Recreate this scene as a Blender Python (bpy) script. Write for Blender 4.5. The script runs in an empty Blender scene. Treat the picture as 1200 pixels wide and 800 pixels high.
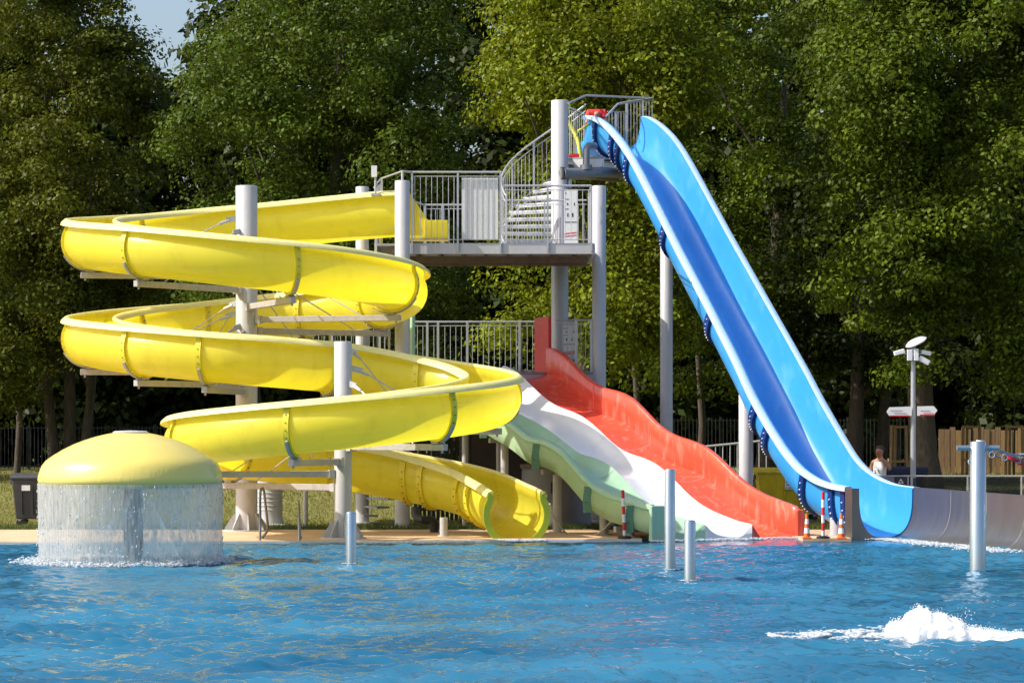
import bpy, math, random
import numpy as np
from mathutils import Vector, Matrix, noise as mnoise

R = math.radians
F = 3333.0          # focal length in pixels of the 1200 px wide photograph
HZ = 504.0          # horizon row
EYE = 2.3           # camera height above the water

# ------------------------------------------------------------------ camera, world, sun
scn = bpy.context.scene
COL = scn.collection
cam_d = bpy.data.cameras.new("camera")
cam_d.lens = 100.0; cam_d.sensor_width = 36.0
cam_d.shift_y = (HZ - 400.0) / 1200.0
cam_d.clip_start = 0.5; cam_d.clip_end = 3000
cam = bpy.data.objects.new("camera", cam_d); COL.objects.link(cam)
cam.location = (0, 0, EYE); cam.rotation_euler = (R(90), 0, 0)
scn.camera = cam
scn.render.resolution_x = 1024; scn.render.resolution_y = 682
scn.view_settings.view_transform = 'Standard'; scn.view_settings.look = 'None'
scn.view_settings.exposure = 0.40; scn.view_settings.gamma = 1.0
scn.cycles.max_bounces = 8; scn.cycles.transparent_max_bounces = 12
scn.cycles.use_denoising = True
scn.cycles.caustics_reflective = False; scn.cycles.caustics_refractive = False

SUN_EL = R(42); SUN_AZ = R(14)      # azimuth: degrees from straight left, towards the camera
sdir = Vector((-math.cos(SUN_AZ) * math.cos(SUN_EL), -math.sin(SUN_AZ) * math.cos(SUN_EL), math.sin(SUN_EL)))
sun_d = bpy.data.lights.new("sun", 'SUN'); sun_d.energy = 4.4; sun_d.angle = R(0.53); sun_d.color = (1.0, 0.93, 0.82)
sun = bpy.data.objects.new("sun", sun_d); COL.objects.link(sun)
sun.rotation_euler = sdir.to_track_quat('Z', 'Y').to_euler(); sun.location = (-40, -10, 40)
world = bpy.data.worlds.new("World"); scn.world = world; world.use_nodes = True
wn = world.node_tree
for n in list(wn.nodes): wn.nodes.remove(n)
wo = wn.nodes.new('ShaderNodeOutputWorld'); wb = wn.nodes.new('ShaderNodeBackground'); ws = wn.nodes.new('ShaderNodeTexSky')
ws.sky_type = 'NISHITA'; ws.sun_disc = False; ws.sun_elevation = SUN_EL
ws.sun_rotation = math.atan2(sdir.x, sdir.y)
ws.air_density = 1.0; ws.dust_density = 3.5; ws.ozone_density = 1.2
wb.inputs[1].default_value = 0.15
wn.links.new(ws.outputs[0], wb.inputs[0]); wn.links.new(wb.outputs[0], wo.inputs[0])

random.seed(7)
def P(px, py, Y): return Vector(((px - 600) * Y / F, Y, EYE - (py - HZ) * Y / F))
def PX(px, Y): return (px - 600) * Y / F
def PZ(py, Y): return EYE - (py - HZ) * Y / F

# ------------------------------------------------------------------ materials
def mat(name, col, rough=0.5, metal=0.0, var=0.12, vscale=3.0, bump=0.0, bscale=20.0, col2=None, coat=0.0, transl=0.0, tcol=None,
        stretch=None, spec=0.5, dirt=None, island=0.0):
    m = bpy.data.materials.new(name); m.use_nodes = True
    nt = m.node_tree; N = nt.nodes; L = nt.links
    b = N['Principled BSDF']; b.inputs['Roughness'].default_value = rough; b.inputs['Metallic'].default_value = metal
    b.inputs['Specular IOR Level'].default_value = spec
    if coat: b.inputs['Coat Weight'].default_value = coat; b.inputs['Coat Roughness'].default_value = 0.12
    tc = N.new('ShaderNodeTexCoord'); mp = N.new('ShaderNodeMapping'); L.new(tc.outputs['Object'], mp.inputs[0])
    if stretch: mp.inputs['Scale'].default_value = stretch
    nz = N.new('ShaderNodeTexNoise'); nz.inputs['Scale'].default_value = vscale; nz.inputs['Detail'].default_value = 6; nz.inputs['Roughness'].default_value = 0.65
    L.new(mp.outputs[0], nz.inputs[0])
    cr = N.new('ShaderNodeValToRGB'); cr.color_ramp.elements[0].position = 0.3; cr.color_ramp.elements[1].position = 0.7
    c2 = col2 if col2 else tuple(c * (1 - var) for c in col)
    c1 = col if col2 else tuple(min(1, c * (1 + var)) for c in col)
    cr.color_ramp.elements[0].color = (*c2, 1); cr.color_ramp.elements[1].color = (*c1, 1)
    L.new(nz.outputs[0], cr.inputs[0]); src = cr.outputs[0]
    if dirt:
        n2 = N.new('ShaderNodeTexNoise'); n2.inputs['Scale'].default_value = dirt[1]; n2.inputs['Detail'].default_value = 8
        mp2 = N.new('ShaderNodeMapping'); L.new(tc.outputs['Object'], mp2.inputs[0]); mp2.inputs['Scale'].default_value = dirt[3] if len(dirt) > 3 else (1, 1, 0.25)
        L.new(mp2.outputs[0], n2.inputs[0])
        r2 = N.new('ShaderNodeValToRGB'); r2.color_ramp.elements[0].position = 0.52; r2.color_ramp.elements[1].position = 0.72
        r2.color_ramp.elements[1].color = (dirt[2],) * 3 + (1,)
        L.new(n2.outputs[0], r2.inputs[0])
        mx = N.new('ShaderNodeMix'); mx.data_type = 'RGBA'; L.new(r2.outputs[0], mx.inputs[0]); L.new(src, mx.inputs[6]); mx.inputs[7].default_value = (*dirt[0], 1)
        src = mx.outputs[2]
    if island:
        g = N.new('ShaderNodeNewGeometry'); hs = N.new('ShaderNodeHueSaturation')
        ma = N.new('ShaderNodeMapRange'); ma.inputs[3].default_value = 1 - island; ma.inputs[4].default_value = 1 + island
        L.new(g.outputs['Random Per Island'], ma.inputs[0]); L.new(ma.outputs[0], hs.inputs['Value']); L.new(src, hs.inputs['Color'])
        mh = N.new('ShaderNodeMapRange'); mh.inputs[3].default_value = 0.485; mh.inputs[4].default_value = 0.515
        L.new(g.outputs['Random Per Island'], mh.inputs[0]); L.new(mh.outputs[0], hs.inputs['Hue']); src = hs.outputs[0]
    L.new(src, b.inputs['Base Color'])
    if bump:
        nb = N.new('ShaderNodeTexNoise'); nb.inputs['Scale'].default_value = bscale; nb.inputs['Detail'].default_value = 5; L.new(mp.outputs[0], nb.inputs[0])
        bp = N.new('ShaderNodeBump'); bp.inputs['Strength'].default_value = bump; bp.inputs['Distance'].default_value = 0.02
        L.new(nb.outputs[0], bp.inputs['Height']); L.new(bp.outputs[0], b.inputs['Normal'])
    if transl:
        t = N.new('ShaderNodeBsdfTranslucent'); ms = N.new('ShaderNodeMixShader'); ms.inputs[0].default_value = transl
        if tcol: t.inputs[0].default_value = (*tcol, 1)
        else: L.new(src, t.inputs[0])
        L.new(b.outputs[0], ms.inputs[1]); L.new(t.outputs[0], ms.inputs[2]); L.new(ms.outputs[0], N['Material Output'].inputs[0])
    return m

M = {}
M['yellow'] = mat('yellow_fibreglass', (0.85, 0.775, 0.075), 0.32, var=0.06, vscale=1.3, transl=0.45, tcol=(0.98, 0.85, 0.03), coat=0.25, dirt=((0.50, 0.42, 0.06), 3.2, 0.42, (1, 1, 0.45)), bump=0.05, bscale=30)
M['yellow_rim'] = mat('yellow_rim_gelcoat', (0.90, 0.84, 0.36), 0.5, var=0.06, vscale=4, transl=0.2, dirt=((0.72, 0.68, 0.36), 6.0, 0.5, (1, 1, 1)))
M['yellow_flange'] = mat('yellow_flange', (0.74, 0.62, 0.03), 0.4, var=0.12, vscale=8, dirt=((0.32, 0.26, 0.04), 9.0, 0.45, (1, 1, 1)))
M['steel_paint'] = mat('grey_painted_steel', (0.47, 0.47, 0.50), 0.42, var=0.05, vscale=5, bump=0.03, bscale=40, dirt=((0.33, 0.31, 0.29), 3.0, 0.35, (1, 1, 0.15)))
M['arm_steel'] = mat('galvanised_arm', (0.40, 0.38, 0.38), 0.5, var=0.10, vscale=12, dirt=((0.26, 0.22, 0.19), 7.0, 0.5, (1, 1, 1)))
M['galv'] = mat('galvanised_rail', (0.46, 0.47, 0.50), 0.38, 0.35, var=0.10, vscale=14)
M['stainless'] = mat('stainless_steel', (0.20, 0.195, 0.19), 0.34, 0.75, var=0.14, vscale=1.2, stretch=(3, 3, 0.5), bump=0.04, bscale=8)
M['bollard'] = mat('blue_grey_tube', (0.40, 0.48, 0.55), 0.22, 0.75, var=0.07, vscale=7, stretch=(1, 1, 0.3), dirt=((0.33, 0.40, 0.42), 4.0, 0.4, (1, 1, 0.2)))
M['dark_steel'] = mat('dark_steel', (0.10, 0.10, 0.11), 0.5, 0.3, var=0.2, vscale=9)
M['white_board'] = mat('white_board', (0.76, 0.76, 0.78), 0.55, var=0.05, vscale=3, dirt=((0.45, 0.45, 0.47), 3.0, 0.4))
M['white_plastic'] = mat('white_plastic', (0.78, 0.78, 0.78), 0.4, var=0.05)
M['black'] = mat('black_rubber', (0.02, 0.02, 0.022), 0.5, var=0.2)
M['deck_grey'] = mat('grating_grey', (0.30, 0.30, 0.31), 0.6, var=0.15, vscale=12)
M['under_deck'] = mat('rusty_underside', (0.17, 0.12, 0.09), 0.8, var=0.3, vscale=6)
M['light_blue'] = mat('light_blue_gelcoat', (0.045, 0.325, 0.77), 0.28, var=0.05, vscale=1.2, coat=0.15, transl=0.06, tcol=(0.02, 0.28, 0.8), dirt=((0.16, 0.46, 0.82), 3.0, 0.45, (1.4, 0.5, 0.5)), bump=0.03, bscale=12)
M['blue_rim'] = mat('pale_blue_rim', (0.42, 0.62, 0.86), 0.45, var=0.09, vscale=7, dirt=((0.55, 0.66, 0.80), 12.0, 0.5, (1, 1, 1)))
M['deep_blue'] = mat('deep_blue_gelcoat', (0.006, 0.085, 0.44), 0.22, var=0.12, vscale=2.0, coat=0.4, dirt=((0.05, 0.20, 0.55), 3.0, 0.4, (1.4, 0.5, 0.5)))
M['navy'] = mat('navy_flange', (0.005, 0.035, 0.19), 0.35, var=0.15, vscale=10)
M['mint'] = mat('mint_gelcoat', (0.36, 0.58, 0.40), 0.32, var=0.05, vscale=1.5, coat=0.25, transl=0.05, dirt=((0.44, 0.62, 0.50), 4.0, 0.5), bump=0.03, bscale=10)
M['mint_skirt'] = mat('mint_skirt', (0.38, 0.54, 0.33), 0.4, var=0.06, vscale=2.0, transl=0.10, dirt=((0.28, 0.36, 0.20), 5.0, 0.4))
M['mint_dark'] = mat('mint_flange', (0.12, 0.25, 0.14), 0.45, var=0.12, vscale=8)
M['white_gel'] = mat('white_gelcoat', (0.80, 0.80, 0.82), 0.30, var=0.03, vscale=1.5, coat=0.25, bump=0.03, bscale=10, dirt=((0.66, 0.68, 0.72), 3.0, 0.35))
M['red_gel'] = mat('red_gelcoat', (0.74, 0.085, 0.045), 0.30, var=0.08, vscale=2.0, coat=0.25, dirt=((0.80, 0.30, 0.24), 6.0, 0.55, (1.2, 1.2, 0.35)), bump=0.04, bscale=10)
M['red_dark'] = mat('red_panel', (0.62, 0.020, 0.014), 0.35, var=0.1, vscale=4, coat=0.2)
M['mushroom'] = mat('mushroom_yellow', (0.86, 0.71, 0.18), 0.35, var=0.04, vscale=2, coat=0.4, bump=0.25, bscale=26, stretch=(1, 1, 0.25), transl=0.10, tcol=(0.8, 0.72, 0.1))
M['concrete'] = mat('sand_coloured_paving', (0.62, 0.43, 0.28), 0.85, var=0.14, vscale=1.3, bump=0.2, bscale=60, dirt=((0.36, 0.25, 0.16), 0.9, 0.5, (1, 1, 1)))
M['coping'] = mat('pale_coping', (0.55, 0.58, 0.60), 0.6, var=0.1, vscale=6)
M['brown_wall'] = mat('brown_cladding', (0.060, 0.045, 0.045), 0.75, var=0.15, vscale=5, bump=0.15, bscale=50)
M['tank'] = mat('tank_grey', (0.20, 0.20, 0.23), 0.5, var=0.12, vscale=4)
M['bark'] = mat('bark', (0.075, 0.060, 0.045), 0.95, var=0.45, vscale=5, stretch=(3, 3, 0.6), bump=0.9, bscale=9)
M['timber'] = mat('pale_timber', (0.40, 0.25, 0.11), 0.8, var=0.22, vscale=3, stretch=(6, 6, 0.7))
M['timber2'] = mat('weathered_board', (0.30, 0.19, 0.10), 0.85, var=0.35, vscale=2.3, stretch=(5, 5, 0.6))
M['fence_metal'] = mat('fence_metal', (0.028, 0.031, 0.031), 0.6, 0.2, var=0.2)
M['bin_grey'] = mat('bin_plastic_grey', (0.045, 0.045, 0.052), 0.5, var=0.15, vscale=5)
M['bin_yellow'] = mat('bin_plastic_yellow', (0.66, 0.48, 0.01), 0.5, var=0.12, vscale=4, dirt=((0.2, 0.16, 0.03), 4.0, 0.5))
M['orange'] = mat('cone_orange', (0.72, 0.13, 0.02), 0.5, var=0.12, vscale=8)
M['sign_red'] = mat('sign_red', (0.62, 0.02, 0.02), 0.45, var=0.08, vscale=8)
M['skin'] = mat('skin', (0.46, 0.21, 0.13), 0.5, var=0.06, vscale=12)
M['hair'] = mat('hair', (0.07, 0.035, 0.018), 0.7, var=0.3, vscale=60)
M['cloth_white'] = mat('white_cotton', (0.86, 0.86, 0.88), 0.85, var=0.05, vscale=10, bump=0.3, bscale=25)
M['cloth_dark'] = mat('dark_cloth', (0.02, 0.022, 0.04), 0.85, var=0.2)
M['cloth_red'] = mat('red_cloth', (0.72, 0.03, 0.03), 0.7, var=0.25, vscale=9, bump=0.4, bscale=18)
M['noodle'] = mat('foam_yellow_green', (0.66, 0.66, 0.12), 0.8, var=0.12, vscale=10)
M['navy_box'] = mat('navy_cloth', (0.008, 0.014, 0.05), 0.7, var=0.2)
M['rope_red'] = mat('red_webbing', (0.70, 0.02, 0.03), 0.6, var=0.1)
M['rope_blue'] = mat('blue_grey_rope', (0.22, 0.32, 0.42), 0.7, var=0.3, vscale=30)
M['hose'] = mat('white_hose', (0.60, 0.60, 0.56), 0.6, var=0.1)
M['pipe'] = mat('grey_pvc_pipe', (0.17, 0.18, 0.20), 0.3, var=0.1, vscale=5)
M['ink'] = mat('dark_print', (0.03, 0.03, 0.05), 0.7, var=0.1)

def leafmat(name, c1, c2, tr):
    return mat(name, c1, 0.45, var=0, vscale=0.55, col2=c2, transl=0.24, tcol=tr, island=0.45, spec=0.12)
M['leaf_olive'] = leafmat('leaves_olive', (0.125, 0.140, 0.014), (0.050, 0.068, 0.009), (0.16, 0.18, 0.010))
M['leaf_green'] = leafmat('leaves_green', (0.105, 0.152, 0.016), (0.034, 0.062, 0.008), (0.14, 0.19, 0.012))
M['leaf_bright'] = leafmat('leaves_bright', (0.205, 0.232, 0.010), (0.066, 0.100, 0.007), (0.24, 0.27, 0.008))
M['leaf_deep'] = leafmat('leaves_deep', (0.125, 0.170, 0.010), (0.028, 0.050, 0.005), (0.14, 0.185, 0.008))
M['leaf_far'] = leafmat('leaves_far', (0.034, 0.050, 0.007), (0.014, 0.024, 0.005), (0.03, 0.045, 0.005))  # shade in the gaps between crowns is put into this darker leaf colour

# ------------------------------------------------------------------ object helpers
ORG = {}
def tag(o, label=None, cat=None, group=None, kind=None):
    if label: o['label'] = label
    if cat: o['category'] = cat
    if group: o['group'] = group
    if kind: o['kind'] = kind
    return o
def thing(name, label, cat, loc, group=None):
    o = bpy.data.objects.new(name, None); COL.objects.link(o); o.empty_display_size = 0.3
    o.location = loc; ORG[o.name] = Vector(loc); tag(o, label, cat, group); return o
def link(name, me, parent, loc=None, rz=0.0):
    o = bpy.data.objects.new(name, me); COL.objects.link(o)
    po = ORG[parent.name] if parent else Vector((0, 0, 0))
    if parent: o.parent = parent
    if loc is not None:
        o.location = Vector(loc) - po; ORG[o.name] = Vector(loc)
    else: ORG[o.name] = po.copy()
    if rz: o.rotation_euler = (0, 0, rz)
    return o

class MB:
    def __init__(s): s.v = []; s.f = []; s.mi = []; s.cur = 0
    def add(s, vs, fs):
        b = len(s.v); s.v += [tuple(p) for p in vs]; s.f += [tuple(i + b for i in f) for f in fs]; s.mi += [s.cur] * len(fs)
    def box(s, c, size, rz=0.0, rot=None):
        hx, hy, hz = size[0] / 2, size[1] / 2, size[2] / 2
        m = rot if rot is not None else Matrix.Rotation(rz, 3, 'Z')
        vs = [Vector(c) + m @ Vector((x * hx, y * hy, z * hz)) for z in (-1, 1) for x, y in ((-1, -1), (1, -1), (1, 1), (-1, 1))]
        s.add(vs, [(3, 2, 1, 0), (4, 5, 6, 7), (0, 1, 5, 4), (1, 2, 6, 5), (2, 3, 7, 6), (3, 0, 4, 7)]); return s
    def beam(s, a, b, w, h):
        a = Vector(a); b = Vector(b); d = b - a; L = d.length; x = d.normalized()
        up = Vector((0, 0, 1)) if abs(x.z) < 0.95 else Vector((0, 1, 0))
        y = up.cross(x).normalized(); z = x.cross(y)
        m = Matrix((x, y, z)).transposed()
        return s.box((a + b) / 2, (L, w, h), rot=m)
    def path(s, pts, r, n=10, cap=True, closed=False):
        pts = [Vector(p) for p in pts]; K = len(pts)
        rr = r if isinstance(r, (list, tuple)) else [r] * K
        rings = []; prev = None
        for i, p in enumerate(pts):
            if closed: t = pts[(i + 1) % K] - pts[i - 1]
            else: t = pts[min(i + 1, K - 1)] - pts[max(i - 1, 0)]
            t.normalize()
            if prev is None:
                ref = Vector((0, 0, 1)) if abs(t.z) < 0.9 else Vector((1, 0, 0))
                u = ref.cross(t).normalized()
            else:
                u = (prev - t * prev.dot(t)).normalized()
            prev = u; w = t.cross(u)
            rings.append([p + (u * math.cos(2 * math.pi * k / n) + w * math.sin(2 * math.pi * k / n)) * rr[i] for k in range(n)])
        vs = [q for ring in rings for q in ring]; fs = []
        for i in range(K - 1 + (1 if closed else 0)):
            j = (i + 1) % K
            for k in range(n):
                k2 = (k + 1) % n; fs.append((i * n + k, i * n + k2, j * n + k2, j * n + k))
        if cap and not closed: fs.append(tuple(range(n))[::-1]); fs.append(tuple((K - 1) * n + k for k in range(n)))
        s.add(vs, fs); return s
    def tube(s, a, b, r, r1=None, n=12): return s.path([a, b], [r, r if r1 is None else r1], n)
    def lathe(s, prof, c, n=32):
        vs = []; fs = []; K = len(prof)
        for r, z in prof:
            for k in range(n):
                a = 2 * math.pi * k / n; vs.append((c[0] + r * math.cos(a), c[1] + r * math.sin(a), c[2] + z))
        for i in range(K - 1):
            for k in range(n):
                k2 = (k + 1) % n; fs.append((i * n + k, i * n + k2, (i + 1) * n + k2, (i + 1) * n + k))
        if prof[0][0] > 1e-4: fs.append(tuple(range(n))[::-1])
        if prof[-1][0] > 1e-4: fs.append(tuple((K - 1) * n + k for k in range(n)))
        s.add(vs, fs); return s
    def rows(s, rows, closed=False, flip=False):
        m = len(rows[0]); vs = [p for r in rows for p in r]; fs = []
        for i in range(len(rows) - 1):
            for k in range(m - (0 if closed else 1)):
                k2 = (k + 1) % m; q = (i * m + k, i * m + k2, (i + 1) * m + k2, (i + 1) * m + k)
                fs.append(q[::-1] if flip else q)
        s.add(vs, fs); return s
    def prism(s, poly, z0, z1):
        n = len(poly); vs = [(x, y, z0) for x, y in poly] + [(x, y, z1) for x, y in poly]
        fs = [tuple(range(n))[::-1], tuple(range(n, 2 * n))] + [(i, (i + 1) % n, n + (i + 1) % n, n + i) for i in range(n)]
        s.add(vs, fs); return s
    def mesh(s, name, mats, org=Vector((0, 0, 0)), smooth=True, ang=38):
        me = bpy.data.meshes.new(name)
        me.from_pydata([(x - org[0], y - org[1], z - org[2]) for x, y, z in s.v], [], s.f)
        for m in (mats if isinstance(mats, (list, tuple)) else [mats]): me.materials.append(m)
        if any(s.mi): me.polygons.foreach_set('material_index', s.mi)
        if smooth: me.shade_smooth(); me.set_sharp_from_angle(angle=R(ang))
        me.update(); return me
    def build(s, name, mats, parent=None, smooth=True, ang=38, loc=None):
        org = ORG[parent.name] if parent else Vector(loc if loc is not None else (0, 0, 0))
        o = link(name, s.mesh(name, mats, org, smooth, ang), parent)
        if parent is None: o.location = org; ORG[o.name] = Vector(org)
        return o
def bevel(o, w=0.01, seg=2):
    b = o.modifiers.new('bevel', 'BEVEL'); b.width = w; b.segments = seg; b.limit_method = 'ANGLE'; b.angle_limit = R(40); return o
def unit_box(name, size, m):   # mesh centred in x,y with its bottom at z=0
    b = MB(); b.box((0, 0, size[2] / 2), size); return b.mesh(name, m, smooth=False)
def unit_tube(name, r, h, m, n=10):
    b = MB(); b.tube((0, 0, 0), (0, 0, h), r, n=n); return b.mesh(name, m)
def interp(xs, ys, x): return float(np.interp(x, xs, ys))
def spline(pts, step=0.12):
    pts = [Vector(p) for p in pts]; out = []
    for i in range(len(pts) - 1):
        p0 = pts[max(i - 1, 0)]; p1 = pts[i]; p2 = pts[i + 1]; p3 = pts[min(i + 2, len(pts) - 1)]
        n = max(2, int((p2 - p1).length / step))
        for k in range(n):
            t = k / n
            out.append(0.5 * ((2 * p1) + (p2 - p0) * t + (2 * p0 - 5 * p1 + 4 * p2 - p3) * t * t + (3 * p1 - p0 - 3 * p2 + p3) * t ** 3))
    out.append(pts[-1]); return out

# ------------------------------------------------------------------ ground, pool, paving
def ground_z(x, y):
    return 0.02 + 0.72 * min(1, max(0, (y - 72) / 40.0)) ** 1.1
def build_ground():
    b = MB()
    ys = [64.6, 66, 68, 70, 72] + [72 + 3 * i for i in range(1, 20)] + [140, 200, 400, 1200, 2600]
    xs = [-2600, -600, -200, -80] + [-60 + 4 * i for i in range(31)] + [80, 200, 600, 2600]
    b.rows([[(x, y, ground_z(x, y)) for x in xs] for y in ys])
    m = mat('lawn', (0.13, 0.15, 0.022), 0.95, var=0, vscale=0.7, col2=(0.20, 0.17, 0.050), bump=0.8, bscale=30)
    o = b.build('lawn', m); tag(o, kind='structure')
    # ground beside and behind the pool
    b2 = MB(); b2.prism([(-2600, -300), (-60, -300), (-60, 64.6), (-2600, 64.6)], -0.5, 0.02); b2.prism([(60, -300), (2600, -300), (2600, 64.6), (60, 64.6)], -0.5, 0.02)
    b2.prism([(-60, -300), (60, -300), (60, -4), (-60, -4)], -0.5, 0.02)
    tag(b2.build('ground', m, smooth=False), kind='structure')
build_ground()
EDGE = [(-60, 52.1), (-14, 57.3), (-8, 57.9), (-3, 58.6), (0.6, 59.0), (2.7, 59.2), (2.75, 61.3), (6.05, 61.3), (6.08, 59.45), (7.1, 59.5), (7.14, 61.9), (60, 61.9)]
def build_paving():
    b = MB(); b.prism(EDGE + [(60, 64.7), (-60, 64.7)], -0.5, 0.045)
    tag(b.build('pool_deck', M['concrete'], smooth=False), kind='structure')
    c = MB(); n = len(EDGE)
    c.prism([(x, y - 0.10) for x, y in EDGE[:6]] + [(x, y + 0.004) for x, y in EDGE[:6][::-1]], -0.5, 0.030)
    tag(c.build('pool_coping', M['coping'], smooth=False), kind='structure')
build_paving()

def build_water():
    m = bpy.data.materials.new('pool_water'); m.use_nodes = True; nt = m.node_tree; N = nt.nodes; L = nt.links
    for q in list(N): N.remove(q)
    out = N.new('ShaderNodeOutputMaterial')
    tc = N.new('ShaderNodeTexCoord'); nz = N.new('ShaderNodeTexNoise'); nz.inputs['Scale'].default_value = 0.28; nz.inputs['Detail'].default_value = 6
    L.new(tc.outputs['Object'], nz.inputs[0])
    cr = N.new('ShaderNodeValToRGB'); cr.color_ramp.elements[0].position = 0.35; cr.color_ramp.elements[1].position = 0.65
    cr.color_ramp.elements[0].color = (0.010, 0.098, 0.198, 1); cr.color_ramp.elements[1].color = (0.034, 0.190, 0.325, 1)
    L.new(nz.outputs[0], cr.inputs[0])
    # light that comes back up from the blue pool floor leaves evenly: level normal; the surface itself mirrors with the rippled normal
    up = N.new('ShaderNodeCombineXYZ'); up.inputs[2].default_value = 1.0
    df = N.new('ShaderNodeBsdfDiffuse'); L.new(cr.outputs[0], df.inputs[0]); L.new(up.outputs[0], df.inputs['Normal'])
    n1 = N.new('ShaderNodeTexNoise'); n1.inputs['Scale'].default_value = 10; n1.inputs['Detail'].default_value = 5; n1.inputs['Roughness'].default_value = 0.6
    mp = N.new('ShaderNodeMapping'); mp.inputs['Scale'].default_value = (1, 1.5, 1); L.new(tc.outputs['Object'], mp.inputs[0]); L.new(mp.outputs[0], n1.inputs[0])
    bp = N.new('ShaderNodeBump'); bp.inputs['Strength'].default_value = 0.5; bp.inputs['Distance'].default_value = 0.02
    L.new(n1.outputs[0], bp.inputs['Height'])
    gl = N.new('ShaderNodeBsdfGlossy'); gl.inputs['Roughness'].default_value = 0.03; L.new(bp.outputs[0], gl.inputs['Normal'])
    fr = N.new('ShaderNodeFresnel'); fr.inputs[0].default_value = 1.33; L.new(bp.outputs[0], fr.inputs['Normal'])
    mx = N.new('ShaderNodeMixShader'); L.new(fr.outputs[0], mx.inputs[0]); L.new(df.outputs[0], mx.inputs[1]); L.new(gl.outputs[0], mx.inputs[2]); L.new(mx.outputs[0], out.inputs[0])
    rng = np.random.default_rng(3)
    y = [19.0]
    while y[-1] < 61.85: y.append(y[-1] + 0.028 + 0.0007 * (y[-1] - 19))
    y = np.array(y); uu = np.linspace(-1, 1, 460)
    U, Y = np.meshgrid(uu, y); X = U * (2.6 + 0.215 * Y); Z = np.zeros_like(X)
    for i in range(110):
        lam = 0.17 * (5.6 ** (rng.random() ** 1.3)); k = 2 * math.pi / lam
        th = rng.normal(math.pi / 2 + 0.2, 0.85); amp = 0.0142 * lam * (0.4 + rng.random() * 0.9)
        ph = k * (X * math.cos(th) + Y * math.sin(th)) + rng.random() * 6.28 + 1.5 * np.sin(0.9 * X + rng.random() * 6) * np.sin(0.7 * Y + rng.random() * 6)
        Z += amp * np.sin(ph)
    Z *= 0.46 + 0.20 * np.sin(0.5 * X + 1) * np.sin(0.33 * Y)
    for cx, cy, a, l0 in ((-6.63, 49.5, 0.012, 0.5), (4.7, 31.7, 0.014, 0.5)):
        r = np.hypot(X - cx, Y - cy); Z += a * np.exp(-r / 2.5) * np.sin(2 * math.pi * r / l0)
    fade = np.clip((58.6 - Y) / 2.0, 0.35, 1); Z = np.minimum(Z * fade - 0.012, 0.07)
    yy = Y
    ny, nx = X.shape
    vs = np.stack([X, yy, Z], -1).reshape(-1, 3)
    idx = np.arange(ny * nx).reshape(ny, nx)
    q = np.stack([idx[:-1, :-1], idx[:-1, 1:], idx[1:, 1:], idx[1:, :-1]], -1).reshape(-1, 4)
    o = np_mesh('pool_water', vs, q, m); tag(o, kind='structure')
    s = MB(); s.prism([(-60, -4), (60, -4), (60, 19), (-60, 19)], -0.6, -0.01); s.prism([(-60, 19), (-17, 19), (-17, 61.8), (-60, 61.8)], -0.6, -0.01); s.prism([(17, 19), (60, 19), (60, 61.9), (17, 61.9)], -0.6, -0.01)
    tag(s.build('pool_water', m, smooth=False), kind='structure')
def np_mesh(name, vs, q, m, parent=None, smooth=True, kind=None):
    me = bpy.data.meshes.new(name)
    vs = np.asarray(vs, np.float32)
    if parent is not None: vs = vs - np.array(ORG[parent.name], np.float32)
    k = q.shape[1]
    me.vertices.add(len(vs)); me.vertices.foreach_set('co', vs.ravel())
    me.loops.add(q.size); me.loops.foreach_set('vertex_index', q.ravel().astype(np.int32))
    me.polygons.add(len(q)); me.polygons.foreach_set('loop_start', (np.arange(len(q)) * k).astype(np.int32))
    me.materials.append(m); me.update(calc_edges=True)
    if smooth: me.shade_smooth()
    o = link(name, me, parent)
    if kind: o['kind'] = kind
    return o
build_water()

# grass blades on the lawn in view
def build_grass():
    rng = np.random.default_rng(11)
    def blades(n, x0, x1, y0, y1, h0, h1, w, m, name):
        x = rng.uniform(x0, x1, n); y = rng.uniform(y0, y1, n)
        z = 0.0 + 0.72 * np.clip((y - 72) / 40.0, 0, 1) ** 1.1
        a = rng.uniform(0, math.pi, n); h = rng.uniform(h0, h1, n); lx = rng.normal(0, 0.35, n) * h; ly = rng.normal(0, 0.35, n) * h
        dx = np.cos(a) * w / 2; dy = np.sin(a) * w / 2
        v = np.stack([np.stack([x - dx, y - dy, z], -1), np.stack([x + dx, y + dy, z], -1), np.stack([x + lx, y + ly, z + h], -1)], 1).reshape(-1, 3)
        o = np_mesh(name, v, np.arange(3 * n).reshape(-1, 3), m, smooth=False); tag(o, kind='stuff'); return o
    g1 = mat('grass_blades', (0.15, 0.17, 0.022), 0.8, var=0, vscale=0.6, col2=(0.22, 0.19, 0.055), transl=0.3, tcol=(0.25, 0.25, 0.03), island=0.3)
    g2 = mat('long_grass', (0.06, 0.10, 0.02), 0.8, var=0, vscale=2, col2=(0.11, 0.13, 0.03), transl=0.25, tcol=(0.1, 0.16, 0.02), island=0.4)
    tag(blades(90000, -17, 17, 66.3, 82, 0.03, 0.09, 0.025, g1, 'grass'), 'short dry grass on the lawn behind the paving')
    tag(blades(50000, -22, 24, 82, 112, 0.04, 0.12, 0.05, g1, 'grass'), 'short grass on the far lawn under the trees')
    tag(blades(26000, -17, 17, 64.7, 66.4, 0.06, 0.20, 0.02, g2, 'long_grass'), 'longer dark grass growing along the edge of the paving', None)
build_grass()

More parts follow.
